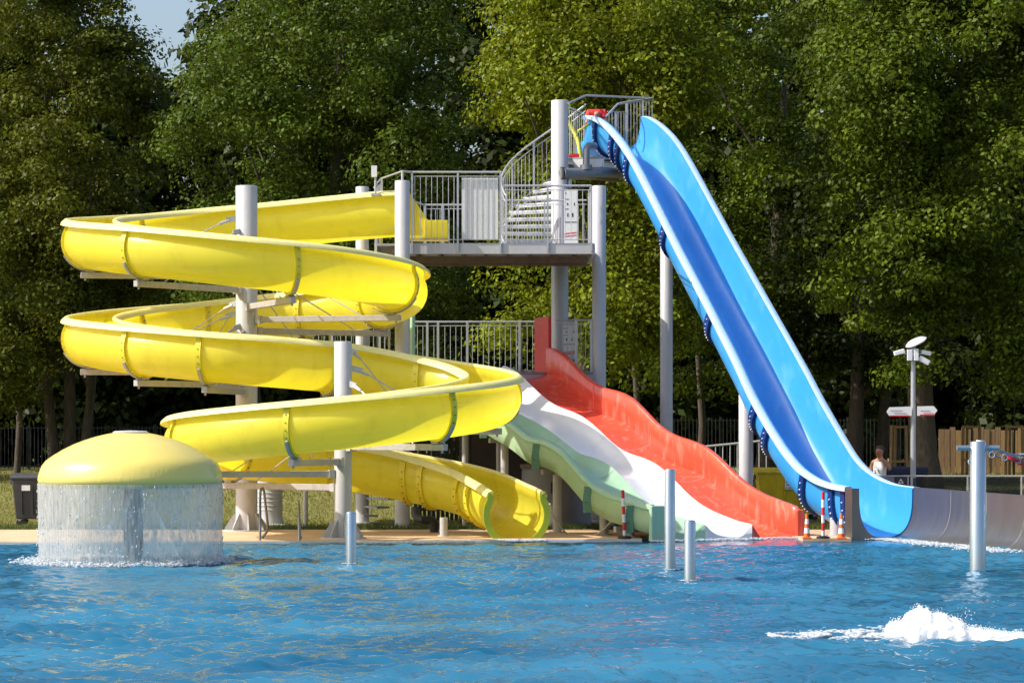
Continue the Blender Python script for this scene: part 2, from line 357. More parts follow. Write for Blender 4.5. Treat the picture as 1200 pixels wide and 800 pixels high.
# ------------------------------------------------------------------ trees
def leaf_crown(parent, blobs, nclump, per, leaf, m, seed, cr=(0.55, 1.25), zmin=0.0, cull=True):
    rng = np.random.default_rng(seed)
    vol = np.array([b[3] * b[4] * b[5] for b in blobs]) ** 0.75; pr = vol / vol.sum()
    which = rng.choice(len(blobs), nclump, p=pr); B = np.array(blobs)[which]
    d = rng.normal(size=(nclump, 3)); d /= np.linalg.norm(d, axis=1)[:, None]
    r = 1.12 - 0.75 * rng.random(nclump) ** 1.6
    bulge = np.array([1 + 0.30 * mnoise.noise(Vector(q) * 2.6 + Vector((w * 7.3, seed, 0))) for q, w in zip(d, which)])
    c = B[:, :3] + d * (r * bulge)[:, None] * B[:, 3:6]
    c[:, 2] += rng.normal(0, 0.3, nclump); c = c[c[:, 2] > zmin]
    # hollows between the limbs: leave out clumps where a slow noise runs low
    keep = np.array([mnoise.noise(Vector(q) * 0.42) + 0.6 * mnoise.noise(Vector(q) * 0.85 + Vector((9, 0, 0))) > -0.05 for q in c])
    c = c[keep] if cull else c; nclump = len(c)
    R_ = rng.uniform(cr[0], cr[1], nclump)
    n = nclump * per; ci = np.repeat(np.arange(nclump), per)
    o = rng.normal(size=(n, 3)); o /= np.linalg.norm(o, axis=1)[:, None]
    rad = R_[ci] * (0.15 + 0.9 * rng.random(n) ** 0.55)
    off = o * rad[:, None] * np.array([1.0, 1.0, 0.55])
    off[:, 2] -= 0.25 * (off[:, 0] ** 2 + off[:, 1] ** 2) / R_[ci]      # sprays droop at their rim
    p = c[ci] + off
    nr = 0.85 * o + np.array([-0.1, 0, 0.45]) + rng.normal(0, 0.38, (n, 3)); nr /= np.linalg.norm(nr, axis=1)[:, None]
    t = np.cross(nr, rng.normal(size=(n, 3))); t /= np.linalg.norm(t, axis=1)[:, None]; bb = np.cross(nr, t)
    s = leaf * rng.uniform(0.6, 1.35, n)[:, None]
    v = np.stack([p - t * s * 0.5, p - bb * s * 0.33 + nr * s * 0.05, p + t * s * 0.55, p + bb * s * 0.33 + nr * s * 0.05], 1).reshape(-1, 3)
    return np_mesh('crown', v, np.arange(4 * n).reshape(-1, 4), m, parent, smooth=False), c

def trunk_parts(root, base, stems, centres, seed, blobs, nb=7):
    rnd = random.Random(seed)
    for i, (dx, dy, r, h, lx, ly) in enumerate(stems):
        b0 = Vector(base) + Vector((dx, dy, -0.15)); pts = []; rr = []
        for k in range(9):
            t = k / 8; wob = 0.18 * math.sin(3 * t + i + seed)
            pts.append(b0 + Vector((lx * t + wob * t, ly * t, h * t))); rr.append(r * (1.35 if k == 0 else 1 - 0.72 * t))
        MB().path(pts, rr, 12).build('trunk', M['bark'], root)
        for j in range(nb // len(stems) + 1):
            t = rnd.uniform(0.28, 0.9); k = int(t * 8); s0 = pts[k]; tgt = Vector(centres[rnd.randrange(len(centres))])
            tgt = s0.lerp(tgt, 0.85); tgt.z = max(tgt.z, s0.z + 0.4); mid = s0.lerp(tgt, 0.5) + Vector((rnd.uniform(-.3, .3), rnd.uniform(-.3, .3), -0.1 * (tgt - s0).length))
            MB().path([s0, s0.lerp(mid, .5) + Vector((0, 0, .1)), mid, mid.lerp(tgt, .5), tgt], [rr[k] * 0.55, rr[k] * 0.42, rr[k] * 0.3, rr[k] * 0.2, 0.02], 7).build('branch', M['bark'], root)

def tree(name, label, px, Y, stems, blobs_px, nclump, per, leaf, m, seed, group=None, cr=(0.55, 1.25), zmin=0.5, nb=7):
    X = PX(px, Y); root = thing(name, label, 'tree', (X, Y, ground_z(X, Y)), group)
    blobs = []
    for (bx, by, rx, ry, dY, rY) in blobs_px:     # seen centre and half sizes in pixels, depth offset and depth half size in metres
        yy = Y + dY; blobs.append((PX(bx, yy), yy, PZ(by, yy), rx * yy / F, rY, ry * yy / F))
    crown, cs = leaf_crown(root, blobs, nclump, per, leaf, m, seed, cr, zmin, cull=name != 'woodland_tree')
    crown['kind'] = 'stuff'
    trunk_parts(root, (X, Y, ground_z(X, Y)), stems, cs, seed, blobs, nb)
    return root

G_WOOD = 'tall trees standing in a row behind the slides'
tree('broadleaf_tree', 'dark olive tree with three stems, a gap of sky on one side of it', 78, 100,
     [(-0.35, 0, 0.24, 9, -0.9, 0.3), (0.05, 0.3, 0.26, 11, 0.2, 0), (0.55, 0, 0.22, 9, 1.0, 0)],
     [(40, 60, 120, 115, 0, 4.5), (85, 210, 115, 130, -0.5, 4.5), (20, 330, 95, 120, -1, 3.8), (135, 330, 70, 90, 0.5, 3), (165, 170, 36, 80, 0.5, 2.5), (118, 75, 26, 36, 0, 2), (60, -40, 60, 60, 0, 3), (0, 430, 60, 50, -1, 3)],
     1150, 200, 0.15, M['leaf_olive'], 21, G_WOOD, zmin=2.6)
tree('broadleaf_tree', 'tall green tree with fine leaves behind the yellow spiral and the upper deck', 385, 93,
     [(0, 0, 0.42, 15, 0.5, 0)],
     [(340, 90, 108, 105, 0, 5), (420, 60, 120, 120, 0.5, 5), (300, 190, 90, 110, -1, 4), (440, 220, 110, 130, -0.5, 4.5), (370, 330, 130, 100, 0, 4), (500, 330, 70, 110, 0.5, 3.5), (250, 330, 60, 100, 0.5, 3), (480, -40, 90, 80, 0, 4), (355, -50, 50, 50, 0, 4), (276, 50, 32, 50, 0, 2), (235, 150, 34, 60, 0, 2)],
     1400, 190, 0.135, M['leaf_green'], 22, G_WOOD, zmin=2.4, cr=(0.5, 1.25))
tree('broadleaf_tree', 'bright yellow green tree rising straight behind the slide tower', 690, 85,
     [(0, 0, 0.36, 14, -0.3, 0)],
     [(690, 40, 110, 80, 0, 4.5), (640, 130, 66, 95, -1, 3.6), (745, 120, 80, 90, 0, 4), (650, 300, 62, 100, -0.5, 3.4), (610, 370, 34, 66, -0.8, 2.2), (740, 270, 60, 110, 0.2, 3.5), (700, 400, 80, 60, 0, 3), (800, 60, 50, 60, 0, 3), (700, -40, 90, 60, 0, 4), (770, 370, 36, 40, 0, 2)],
     1000, 200, 0.145, M['leaf_bright'], 23, G_WOOD, zmin=3.0, cr=(0.55, 1.35))
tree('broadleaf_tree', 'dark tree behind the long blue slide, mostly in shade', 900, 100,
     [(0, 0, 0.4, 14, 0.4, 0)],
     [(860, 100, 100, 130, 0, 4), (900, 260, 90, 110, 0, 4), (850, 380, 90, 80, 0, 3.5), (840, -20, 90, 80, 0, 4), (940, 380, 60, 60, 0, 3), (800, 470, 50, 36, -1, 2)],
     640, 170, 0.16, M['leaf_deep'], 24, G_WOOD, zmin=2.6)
tree('broadleaf_tree', 'broad tree with hanging leafy sprays above the lamp post and signs', 1086, 84,
     [(0, 0, 0.46, 13, -0.8, 0.5)],
     [(1060, 60, 130, 85, 0, 5), (1000, 130, 80, 80, -1.5, 3.5), (1130, 190, 110, 90, -0.5, 4.5), (1050, 260, 85, 75, -1.8, 3.5), (1160, 330, 75, 66, -1, 3), (1075, 340, 62, 55, -2, 2.4), (990, 330, 36, 46, -1.5, 2), (1120, -20, 130, 70, 0, 4), (1190, 90, 80, 80, 0, 4), (980, 20, 60, 66, 0, 3), (1190, 430, 40, 40, 0, 2), (1060, 425, 24, 16, -2, 1)],
     1200, 200, 0.145, M['leaf_deep'], 25, G_WOOD, zmin=3.6, cr=(0.55, 1.3))
tree('broadleaf_tree', 'dark tree trunk behind the blue slide with low shaded branches', 1000, 98,
     [(0, 0, 0.30, 12, 0.3, 0), (0.9, 0.5, 0.24, 11, 0.9, 0)],
     [(960, 300, 70, 120, 0, 3), (1010, 380, 60, 60, 0, 3), (1080, 400, 70, 60, 2, 3)],
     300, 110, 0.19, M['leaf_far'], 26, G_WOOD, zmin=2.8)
# trees of the same row outside the frame (they shade it and stand in the water's reflections)
for i, (px, Y) in enumerate(((-230, 112), (-430, 100), (1400, 90), (1620, 92))):
    tree('broadleaf_tree', 'park tree ' + ('just past the olive tree beyond the edge', 'two places past the olive tree beyond the edge', 'just past the timber fence beyond the edge', 'two places past the timber fence beyond the edge')[i], px, Y, [(0, 0, 0.4, 13, 0, 0)],
         [(px, 100, 130, 150, 0, 5), (px - 20, 300, 120, 130, 0, 4.5), (px + 30, -20, 100, 100, 0, 4)], 360, 90, 0.28, M['leaf_olive'], 40 + i, G_WOOD, zmin=2.0, nb=3)
# the wood behind: each tree with its own crown and trunk
WOODL = ('at the end of the wood behind the three-stemmed olive tree', 'just behind the stems of the three-stemmed olive tree', 'low under the gap of sky, the nearer of two', 'low under the gap of sky, the farther of two',
         'behind the tall column of the yellow spiral', 'behind the start of the yellow slide', 'filling the dark gap between the fine leaved and the bright tree', 'behind the bright yellow green tree', 'behind the long post of the blue slide', 'behind the middle of the blue slide',
         'behind the twin trunks beside the blue slide', 'behind the lamp post', 'behind the timber fence', 'beyond the edge, past the timber fence', 'beyond the edge, past the olive tree', 'farthest beyond the edge past the olive tree', 'farthest beyond the edge past the timber fence')
for i, (px, Y, top, hw) in enumerate(((-60, 124, -60, 90), (60, 128, 40, 90), (150, 122, 120, 80), (235, 130, 110, 80), (330, 124, -40, 110), (450, 128, -60, 110), (565, 122, -30, 95), (660, 130, -60, 100),
                                      (770, 124, -50, 100), (880, 130, -50, 100), (985, 124, -60, 95), (1090, 130, -60, 100), (1200, 124, -50, 100), (1310, 128, -60, 100), (-180, 126, -40, 100), (-320, 126, -40, 110), (1440, 126, -60, 110))):
    top -= 0 if 0 < px < 260 else 70; cy = (top + 540) / 2; hh = (540 - top) / 2
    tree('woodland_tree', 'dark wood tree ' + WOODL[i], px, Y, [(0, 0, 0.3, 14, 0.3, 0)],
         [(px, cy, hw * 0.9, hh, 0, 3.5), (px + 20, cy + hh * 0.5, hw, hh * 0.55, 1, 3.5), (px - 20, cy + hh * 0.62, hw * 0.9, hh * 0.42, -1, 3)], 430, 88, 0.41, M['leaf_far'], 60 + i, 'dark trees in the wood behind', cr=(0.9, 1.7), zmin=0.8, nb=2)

# small bare trunks seen low between the crowns
for i, (px, Y, r) in enumerate(((820, 104, 0.16), (300, 106, 0.18), (745, 108, 0.15), (20, 108, 0.14))):
    X = PX(px, Y); t = thing('slim_tree', 'slim dark trunk ' + ('beside the medium post of the blue slide', 'seen between the turns beside the tall spiral column', 'behind the tower near the long blue slide post', 'standing behind the grey waste container')[i], 'tree', (X, Y, ground_z(X, Y)))
    MB().path([(X, Y, ground_z(X, Y) - .1), (X + .1, Y, 2.5), (X - .05, Y, 5), (X + .3, Y, 8.5)], [r, r * .85, r * .7, r * .3], 10).build('trunk', M['bark'], t)
    leaf_crown(t, [(X + .3, Y, 8.5, 2.2, 2.2, 2.0)], 30, 90, 0.2, M['leaf_far'], 90 + i)[0]['kind'] = 'stuff'

# ------------------------------------------------------------------ yellow spiral slide
AX, AY = PX(289, 63.8), 63.8
BX, BY = PX(402, 59.3), 59.3
def ring(th, z, cx=AX, cy=AY, r=3.47): return (cx + r * math.cos(R(th)), cy + r * math.sin(R(th)), z)
yp = [(-2.45, 67.35, 7.92), (-3.2, 67.35, 7.87), (-4.2, 67.38, 7.78)]
zs = [(90, 7.60), (120, 7.42), (150, 7.22), (180, 7.02), (210, 6.80), (240, 6.60), (270, 6.38), (300, 6.21), (330, 6.04), (360, 5.88), (390, 5.74), (420, 5.60), (450, 5.44), (480, 5.25), (510, 5.05), (540, 4.84), (570, 4.66), (600, 4.48)]
yp += [ring(t, z) for t, z in zs]
yp += [(AX, 60.28, 4.31), (-4.6, 60.66, 4.2), (-3.3, 61.2, 4.08), (-1.9, 61.2, 3.85), (-0.80, 60.5, 3.62), (-0.40, 59.2, 3.42), (-0.88, 57.9, 3.25), (-2.1, 57.05, 3.08),
       (-3.5, 56.8, 2.93), (-5.0, 57.15, 2.78), (-6.2, 58.1, 2.64), (-6.70, 59.6, 2.5), (-6.3, 61.1, 2.35), (-5.1, 62.15, 2.17), (-3.5, 62.5, 1.97), (-2.0, 62.35, 1.70), (-0.85, 61.55, 1.42), (-0.15, 60.4, 1.12), (0.10, 59.45, 1.00)]
YC = spline(yp, 0.13)
def frame_at(C, i):
    t = C[min(i + 1, len(C) - 1)] - C[max(i - 1, 0)]; t.z = 0; t.normalize(); return t, Vector((t.y, -t.x, 0))
half = [(0.500, 0.0), (0.500, -0.10)] + [(0.588 * math.sin(R(a)), -0.465 - 0.565 * math.cos(R(a))) for a in range(122, -1, -7)]
prof_y = half + [(-u, v) for u, v in half[::-1]]
def sweep(C, prof, i0=0, i1=None, closed=False, off=0.0):
    rows = []
    for i in range(i0, (i1 if i1 is not None else len(C) - 1) + 1):
        t, u = frame_at(C, i); rows.append([C[i] + u * a + Vector((0, 0, b)) for a, b in prof])
    return rows
ys_root = thing('spiral_slide', 'long yellow open spiral slide winding down from the upper deck to the water', 'water slide', (YC[-1].x, YC[-1].y, 0))
# channel built in lengths, joined at the flanges
def nearest(C, x, y, z): return min(range(len(C)), key=lambda i: (C[i].x - x) ** 2 + (C[i].y - y) ** 2 + 4 * (C[i].z - z) ** 2)
jn = [nearest(YC, -2.75, 67.35, 7.9)]
for th, z in ((100, 7.55), (150, 7.22), (192, 6.94), (236, 6.62), (291, 6.26), (342, 5.98), (392, 5.74), (432, 5.55), (474, 5.3), (510, 5.05), (548, 4.8), (596, 4.5), (622, 4.4)): jn.append(nearest(YC, *ring(th, z)))
jn += [nearest(YC, -3.9, 60.95, 4.15), nearest(YC, -1.9, 61.2, 3.85), nearest(YC, -0.42, 59.6, 3.5), nearest(YC, -1.45, 57.4, 3.15), nearest(YC, -4.3, 56.9, 2.85), nearest(YC, -6.45, 58.6, 2.6), nearest(YC, -6.0, 61.4, 2.3), nearest(YC, -4.1, 62.4, 2.05), nearest(YC, -2.3, 62.4, 1.75), nearest(YC, -1.75, 62.25, 1.66), nearest(YC, -0.72, 61.4, 1.38), nearest(YC, -0.45, 61.0, 1.28)]
jn = sorted(set(jn))
cuts = [0] + jn + [len(YC) - 1]
for a, b in zip(cuts[:-1], cuts[1:]):
    if b - a < 2: continue
    MB().rows(sweep(YC, prof_y, a, b)).build('channel_section', M['yellow'], ys_root, ang=70)
for s in (1, -1):
    pr = [(s * 0.490, -0.03), (s * 0.493, 0.02), (s * 0.515, 0.035), (s * 0.565, 0.030), (s * 0.645, -0.040), (s * 0.660, -0.095), (s * 0.645, -0.10), (s * 0.62, -0.055), (s * 0.53, -0.01)]
    b = MB(); rw = sweep(YC, pr, 0, None); b.rows(rw, closed=True, flip=(s < 0)); n = len(pr)
    b.add(rw[0], [tuple(range(n))]); b.add(rw[-1], [tuple(range(n))]); b.build('rim', M['yellow_rim'], ys_root, ang=50)
def u_rib(C, i, r0, r1, w, hang=-0.10, a0=-90, a1=90, vtop=True, depth=0.46, rad=0.57):
    """flange ring round the outside of the channel"""
    t, u = frame_at(C, i); c = C[i]
    lo, hi = (-118 if a0 <= -90 and vtop else a0), (118 if a1 >= 90 and vtop else a1)
    pts = [(math.sin(R(a)), -math.cos(R(a)), -0.465) for a in np.linspace(lo, hi, max(3, int((hi - lo) / 9) + 1))]
    if vtop: pts = [(-0.5 / 0.588, 0.70, -0.465)] + pts + [(0.5 / 0.588, 0.70, -0.465)]
    rows = []
    for sx, sz, zc in pts:
        rows.append([c + u * (sx * (0.588 + r)) + Vector((0, 0, zc + sz * (0.565 + r))) + t * tt for r, tt in ((r0, -w / 2), (r1, -w / 2), (r1, w / 2), (r0, w / 2))])
    b = MB(); b.rows(rows, closed=True); b.add(rows[0], [(3, 2, 1, 0)]); b.add(rows[-1], [(0, 1, 2, 3)]); return b
def bolts_on_rib(C, i, rr, w, angs, depth=0.46, r=0.013):
    t, u = frame_at(C, i); b = MB()
    for a in angs:
        nrm = u * math.sin(R(a)) - Vector((0, 0, math.cos(R(a)))); p = C[i] + Vector((0, 0, -0.465)) + nrm * (rr + .012)
        b.tube(p - nrm * 0.01, p + nrm * 0.018, r, n=6)
    return b
for i in jn:
    fl = u_rib(YC, i, 0.0, 0.062, 0.12).build('joint_flange', M['yellow_flange'], ys_root, ang=50)
    o = bolts_on_rib(YC, i, 0.57 + 0.062, 0.08, range(-110, 111, 14)).build('bolts', M['dark_steel'], fl); o['kind'] = 'stuff'
# outward side gets a steel strap under the channel
def outward(i):
    c = YC[i]; t, u = frame_at(YC, i)
    ctr = Vector((AX, AY, 0)) if (i < nearest(YC, -5.2, 60.45, 4.27)) else Vector((BX, BY, 0))
    return 1 if u.dot(Vector((c.x, c.y, 0)) - ctr) > 0 else -1
for k, i in enumerate(jn[1:-4]):
    s = outward(i); a0, a1 = (-35, 62) if s > 0 else (-62, 35)
    t, u = frame_at(YC, i)
    u_rib(YC, i, 0.063, 0.095, 0.06, a0=a0, a1=a1, vtop=False).build('steel_strap', M['arm_steel'], ys_root, ang=50)
# yellow end flange at the exit, the green of its shading put into the colour
t, u = frame_at(YC, len(YC) - 1); e = len(YC) - 1
u_rib(YC, e, -0.005, 0.13, 0.05).build('end_flange', mat('exit_flange', (0.42, 0.56, 0.05), 0.4, var=0.06, transl=0.25, tcol=(0.5, 0.6, 0.03)), ys_root, ang=50)
# entry tray standing on the deck
b = MB(); x0, x1 = PX(525, 67.35), YC[0].x + 0.02
b.box(((x0 + x1) / 2, 67.35, 6.83), (abs(x1 - x0), 1.15, 0.06)); b.box((x0 - 0.27, 66.80, 7.03), (0.56, 0.05, 0.40)); b.box((x0 - 0.27, 67.90, 7.03), (0.56, 0.05, 0.40))
bevel(b.build('entry_tray', M['yellow'], ys_root, smooth=False), 0.012)
for sy in (-0.50, 0.50):     # sloping cheeks of the mouth
    b = MB()
    xa = YC[0].x; y = 67.35 + sy
    vs = [(xa, y - .02, 7.95), (xa + 0.72, y - .02, 6.86), (xa, y - .02, 6.86), (xa, y + .02, 7.95), (xa + 0.72, y + .02, 6.86), (xa, y + .02, 6.86)]
    b.add(vs, [(0, 1, 2), (5, 4, 3), (0, 3, 4, 1), (1, 4, 5, 2), (2, 5, 3, 0)])
    b.build('mouth_cheek', M['yellow'], ys_root, smooth=False)

def foot_plate(b, x, y, r, z=0.045, n=8, rz=0.2):
    b.tube((x, y, z), (x, y, z + 0.03), r + 0.30, n=20)
def gussets(root, x, y, r, z=0.075, n=8):
    for k in range(n):
        a = 2 * math.pi * k / n + 0.2; c, s = math.cos(a), math.sin(a); px, py = -s * 0.008, c * 0.008
        vs = []
        for sg in (1, -1):
            vs += [(x + c * (r - .01) + sg * px, y + s * (r - .01) + sg * py, z), (x + c * (r + .24) + sg * px, y + s * (r + .24) + sg * py, z), (x + c * (r + .24) + sg * px, y + s * (r + .24) + sg * py, z + .05), (x + c * (r + .03) + sg * px, y + s * (r + .03) + sg * py, z + .36), (x + c * (r - .01) + sg * px, y + s * (r - .01) + sg * py, z + .36)]
        g = MB(); g.add(vs, [(0, 1, 2, 3, 4), (9, 8, 7, 6, 5), (0, 5, 6, 1), (1, 6, 7, 2), (2, 7, 8, 3), (3, 8, 9, 4), (4, 9, 5, 0)])
        g.build('gusset', M['steel_paint'], root, smooth=False)
def column(label, x, y, r, ztop, z0=0.045, gus=True, name='support_column', cap=True):
    root = thing(name, label, 'column', (x, y, z0))
    b = MB(); b.lathe([(r, 0.02), (r, ztop - z0 - 0.01), (r - 0.01, ztop - z0)], (x, y, z0), 40); b.build('shaft', M['steel_paint'], root, ang=50)
    if gus:
        f = MB(); foot_plate(f, x, y, r, z0); f.build('base_plate', M['steel_paint'], root); gussets(root, x, y, r, z0 + 0.03)
    return root
colA = column('tall grey column standing inside the upper yellow spiral', AX, AY, 0.245, PZ(218, AY))
colB = column('shorter grey column standing inside the lower yellow turn by the pool', BX, BY, 0.185, PZ(400, BY))
armed = jn[3:-5]
for i in armed:
    c = YC[i]; useA = i < nearest(YC, -4.4, 60.7, 4.2); root, cx, cy, r = (colA, AX, AY, 0.245) if useA else (colB, BX, BY, 0.185)
    d = Vector((c.x - cx, c.y - cy, 0)); L = d.length; d.normalize(); za = c.z - 1.03 - 0.17
    if za < 0.35 or L > 4.6: continue
    a = Vector((cx, cy, za)) + d * (r + 0.02); e2 = Vector((cx, cy, za)) + d * (L + 0.22)
    # keep arms clear of the other column
    m = MB().beam(a, e2, 0.12, 0.13); arm = m.build('arm', M['arm_steel'], root, smooth=False); bevel(arm, 0.008)
    k = MB(); k.box(Vector((cx, cy, za)) + d * (r + 0.06), (0.12, 0.18, 0.17), math.atan2(d.y, d.x)); k.build('bracket', M['steel_paint'], arm, smooth=False)
    s = MB(); s.tube(Vector((c.x, c.y, za + 0.06)), Vector((c.x, c.y, za + 0.20)), 0.05, n=8); s.box((c.x, c.y, za + 0.09), (0.2, 0.2, 0.03), math.atan2(d.y, d.x)); s.build('saddle', M['arm_steel'], arm)
    s = MB(); s.tube(e2 - d * 0.1 - Vector((0, 0, .12)), e2 - d * 0.1 - Vector((0, 0, .06)), 0.022, n=8); s.build('bolt', M['arm_steel'], arm)
    zt = za + 1.32; top = (PZ(218, AY) if useA else PZ(400, BY)) - 0.15
    if zt < top:
        h0 = Vector((cx, cy, zt)) + d * (r - .02); h1 = Vector((cx, cy, zt - .06)) + d * (r + 0.22); e3 = Vector((cx, cy, za + 0.08)) + d * (L - 0.72)
        w = MB(); w.beam(h0, h1, 0.03, 0.12); w.tube(h1 - d * 0.08, h1 + (e3 - h1).normalized() * 0.16, 0.035, n=8); w.tube(h1, e3, 0.014, n=6); w.build('tie_rod', M['galv'], root)

# ------------------------------------------------------------------ railings
def railing(root, pts, h, n_balu, posts, rail_r=0.024, top_gap=0.10, foot=0.0, hr=True, bw=0.016, post_w=0.05, pd=None, mid=None):
    """pts: list of floor points of the run; n_balu balusters over the whole run; posts: parameters 0..1"""
    pts = [Vector(p) for p in pts]; Ls = [0]
    for a, b in zip(pts[:-1], pts[1:]): Ls.append(Ls[-1] + (b - a).length)
    def at(t):
        s = t * Ls[-1]
        for j in range(len(pts) - 1):
            if s <= Ls[j + 1] + 1e-6: return pts[j].lerp(pts[j + 1], (s - Ls[j]) / max(1e-6, Ls[j + 1] - Ls[j]))
        return pts[-1]
    up = Vector((0, 0, 1)); m = MB()
    if hr: m.path([p + up * h for p in pts], rail_r, 8)
    m.path([p + up * (h - top_gap) for p in pts], 0.012, 6)
    if hr: m.path([p + up * (foot + 0.08) for p in pts], 0.012, 6)
    rl = m.build('railing', M['galv'], root)
    me = unit_tube('baluster', bw / 2, h - top_gap - foot - 0.08, M['galv'], 6)
    for k in range(n_balu):
        t = (k + 0.5) / n_balu
        if all(abs(t - q) * Ls[-1] > 0.05 for q in posts): link('baluster', me, rl, at(t) + up * (foot + 0.08))
    pm = unit_box('post', (post_w, post_w * 0.8, h + (pd or 0)), M['galv'])
    for q in posts: link('post', pm, rl, at(q) - up * (pd or 0))
    return rl

# ------------------------------------------------------------------ slide tower
DY = 66.5; DZ = PZ(285, DY)            # front edge and top of the upper deck
tower = thing('slide_tower', 'grey steel slide tower with railed decks and winding stairs', 'tower', (PX(590, 68), 68, 0.045))
def shaft(px, Y, r, ytop, label=None):
    x = PX(px, Y); o = MB().lathe([(r, 0), (r, PZ(ytop, Y) - 0.055), (r - .01, PZ(ytop, Y) - 0.045)], (x, Y, 0.045), 36).build('column', M['steel_paint'], tower, ang=50)
    f = MB(); foot_plate(f, x, Y, r, 0.045); f.build('base_plate', M['steel_paint'], o); return x
T1 = shaft(471.5, 66.15, 0.175, 212); T2 = shaft(424.5, 69.0, 0.16, 219); T4 = shaft(702, 69.1, 0.17, 218)
T3Y = 71.0; T3 = shaft(656, T3Y, 0.215, 118)
xl, xr = PX(440, DY), PX(696, DY)
b = MB(); b.box(((xl + xr) / 2, DY + 2.1, DZ - 0.03), (xr - xl - 0.04, 4.1, 0.05)); b.box((PX(668, 71.3), 71.55, DZ - 0.03), (1.3, 1.7, 0.05)); b.build('upper_deck', M['deck_grey'], tower, smooth=False)
for (p, q) in (((xl + .65, DY), (xr, DY)), ((xl, DY + 4.2), (xr, DY + 4.2)), ((xl, DY + .1), (xl, DY + 4.1)), ((xr, DY + .1), (xr, DY + 4.1))):
    MB().beam((p[0], p[1], DZ - 0.125), (q[0], q[1], DZ - 0.125), 0.06, 0.25).build('edge_beam', M['steel_paint'], tower, smooth=False)
for k in range(9):
    x = xl + 0.4 + k * (xr - xl - 0.8) / 8; MB().beam((x, DY + .12, DZ - 0.15), (x, DY + 4.08, DZ - 0.15), 0.06, 0.14).build('joist', M['under_deck'], tower, smooth=False)
for yy in (1.3, 2.8): MB().beam((xl + .1, DY + yy, DZ - 0.30), (xr - .1, DY + yy, DZ - 0.30), 0.1, 0.14).build('joist', M['under_deck'], tower, smooth=False)
# front railing, left run (higher) and right run
x0, x1, x2 = PX(483, DY), PX(588, DY), PX(693, DY)
hL = PZ(202, DY) - DZ; hR = PZ(218, DY) - DZ; yf = DY - 0.055
railing(tower, [(x0, yf, DZ), (x1, yf, DZ)], hL, 16, [0.0, 0.51, 0.985], pd=0.2, post_w=0.045)
railing(tower, [(x1 + .05, yf, DZ), (x2, yf, DZ)], hR, 15, [0.5, 1.0], pd=0.2, post_w=0.045)
MB().path([(T1, DY - .3, DZ + hL + .0), (x0, yf, DZ + hL)], 0.024, 8).build('handrail', M['galv'], tower)
MB().path([(T1, DY - .3, DZ + hL), (T1, DY - .3, PZ(213, 66.15))], 0.03, 8).build('rail_stub', M['galv'], tower)
railing(tower, [(x2, DY + .05, DZ), (x2, DY + 2.3, DZ)], hR, 14, [0.5, 1.0], post_w=0.045)
railing(tower, [(x2, DY + 4.15, DZ), (x1, DY + 4.15, DZ)], hR, 15, [0.5], post_w=0.045)
railing(tower, [(PX(447, 67.9), 68.1, DZ), (PX(440, 70), 70.0, DZ)], hL, 7, [0.0, 1.0], post_w=0.05)
railing(tower, [(PX(497, 70.5), 70.6, DZ), (PX(545, 70.5), 70.6, DZ)], 1.22, 9, [0.02, 0.45], post_w=0.07)
MB().path([(PX(484, 70), 69.9, PZ(236, 70)), (PX(497, 70.5), 70.6, DZ + 1.22)], 0.024, 8).build('handrail', M['galv'], tower)
MB().path([(T1, DY - .3, DZ + hL), (PX(447, 67.9), 68.1, DZ + hL), (PX(440, 70), 70.0, DZ + hL)], 0.022, 8).build('handrail', M['galv'], tower)
# board of vertical planks behind the railing
bx0, bx1 = PX(541, DY + .06), PX(584, DY + .06); zb0, zb1 = PZ(280, DY), PZ(208.5, DY); nb = 6
pb = unit_box('plank', ((bx1 - bx0) / nb - 0.004, 0.022, zb1 - zb0), M['white_board'])
scr = MB().box(((bx0 + bx1) / 2, DY + 0.055, zb1 - 0.2), (bx1 - bx0, 0.03, 0.05)).box(((bx0 + bx1) / 2, DY + 0.055, zb0 + 0.2), (bx1 - bx0, 0.03, 0.05)).build('screen_board', M['galv'], tower, smooth=False)
for k in range(nb): link('plank', pb, scr, (bx0 + (k + .5) * (bx1 - bx0) / nb, DY + 0.025, zb0))
# information boards beside the tall column
def info_board(pxa, pxb, pya, pyb, Y, lbl):
    xa, xb, za, zb = PX(pxa, Y), PX(pxb, Y), PZ(pya, Y), PZ(pyb, Y); w = xb - xa
    o = MB().box(((xa + xb) / 2, Y, (za + zb) / 2), (w, 0.03, za - zb)).build('notice_board', M['white_plastic'], tower, smooth=False); o['label'] = lbl
    s = MB(); yq = Y - 0.018
    for fx, fy, fw, fh in ((0.2, .18, .28, .012), (0.2, .36, .28, .012), (0.5, .60, .95, .014), (0.25, .27, .08, .04), (0.27, .47, .08, .06), (0.62, .47, .10, .07), (.75, .27, .06, .05), (.1, .07, .12, .02)):
        s.box((xa + w * fx, yq, za - (za - zb) * fy), (w * fw, 0.004, (za - zb) * fh))
    s.build('pictogram', M['ink'], o, smooth=False)
    s = MB()
    for fy in (0.80, 0.85): s.box(((xa + xb) / 2, yq, za - (za - zb) * fy), (w * .96, 0.004, 0.022), rot=Matrix.Rotation(R(-6), 3, 'Y'))
    s.build('red_line', M['sign_red'], o, smooth=False)
info_board(661, 677, 222, 286, 68.0, 'white notice board with small pictograms and two red lines')
info_board(659, 677, 377, 421, 69.5, 'white notice board on the lower deck with dark pictograms')
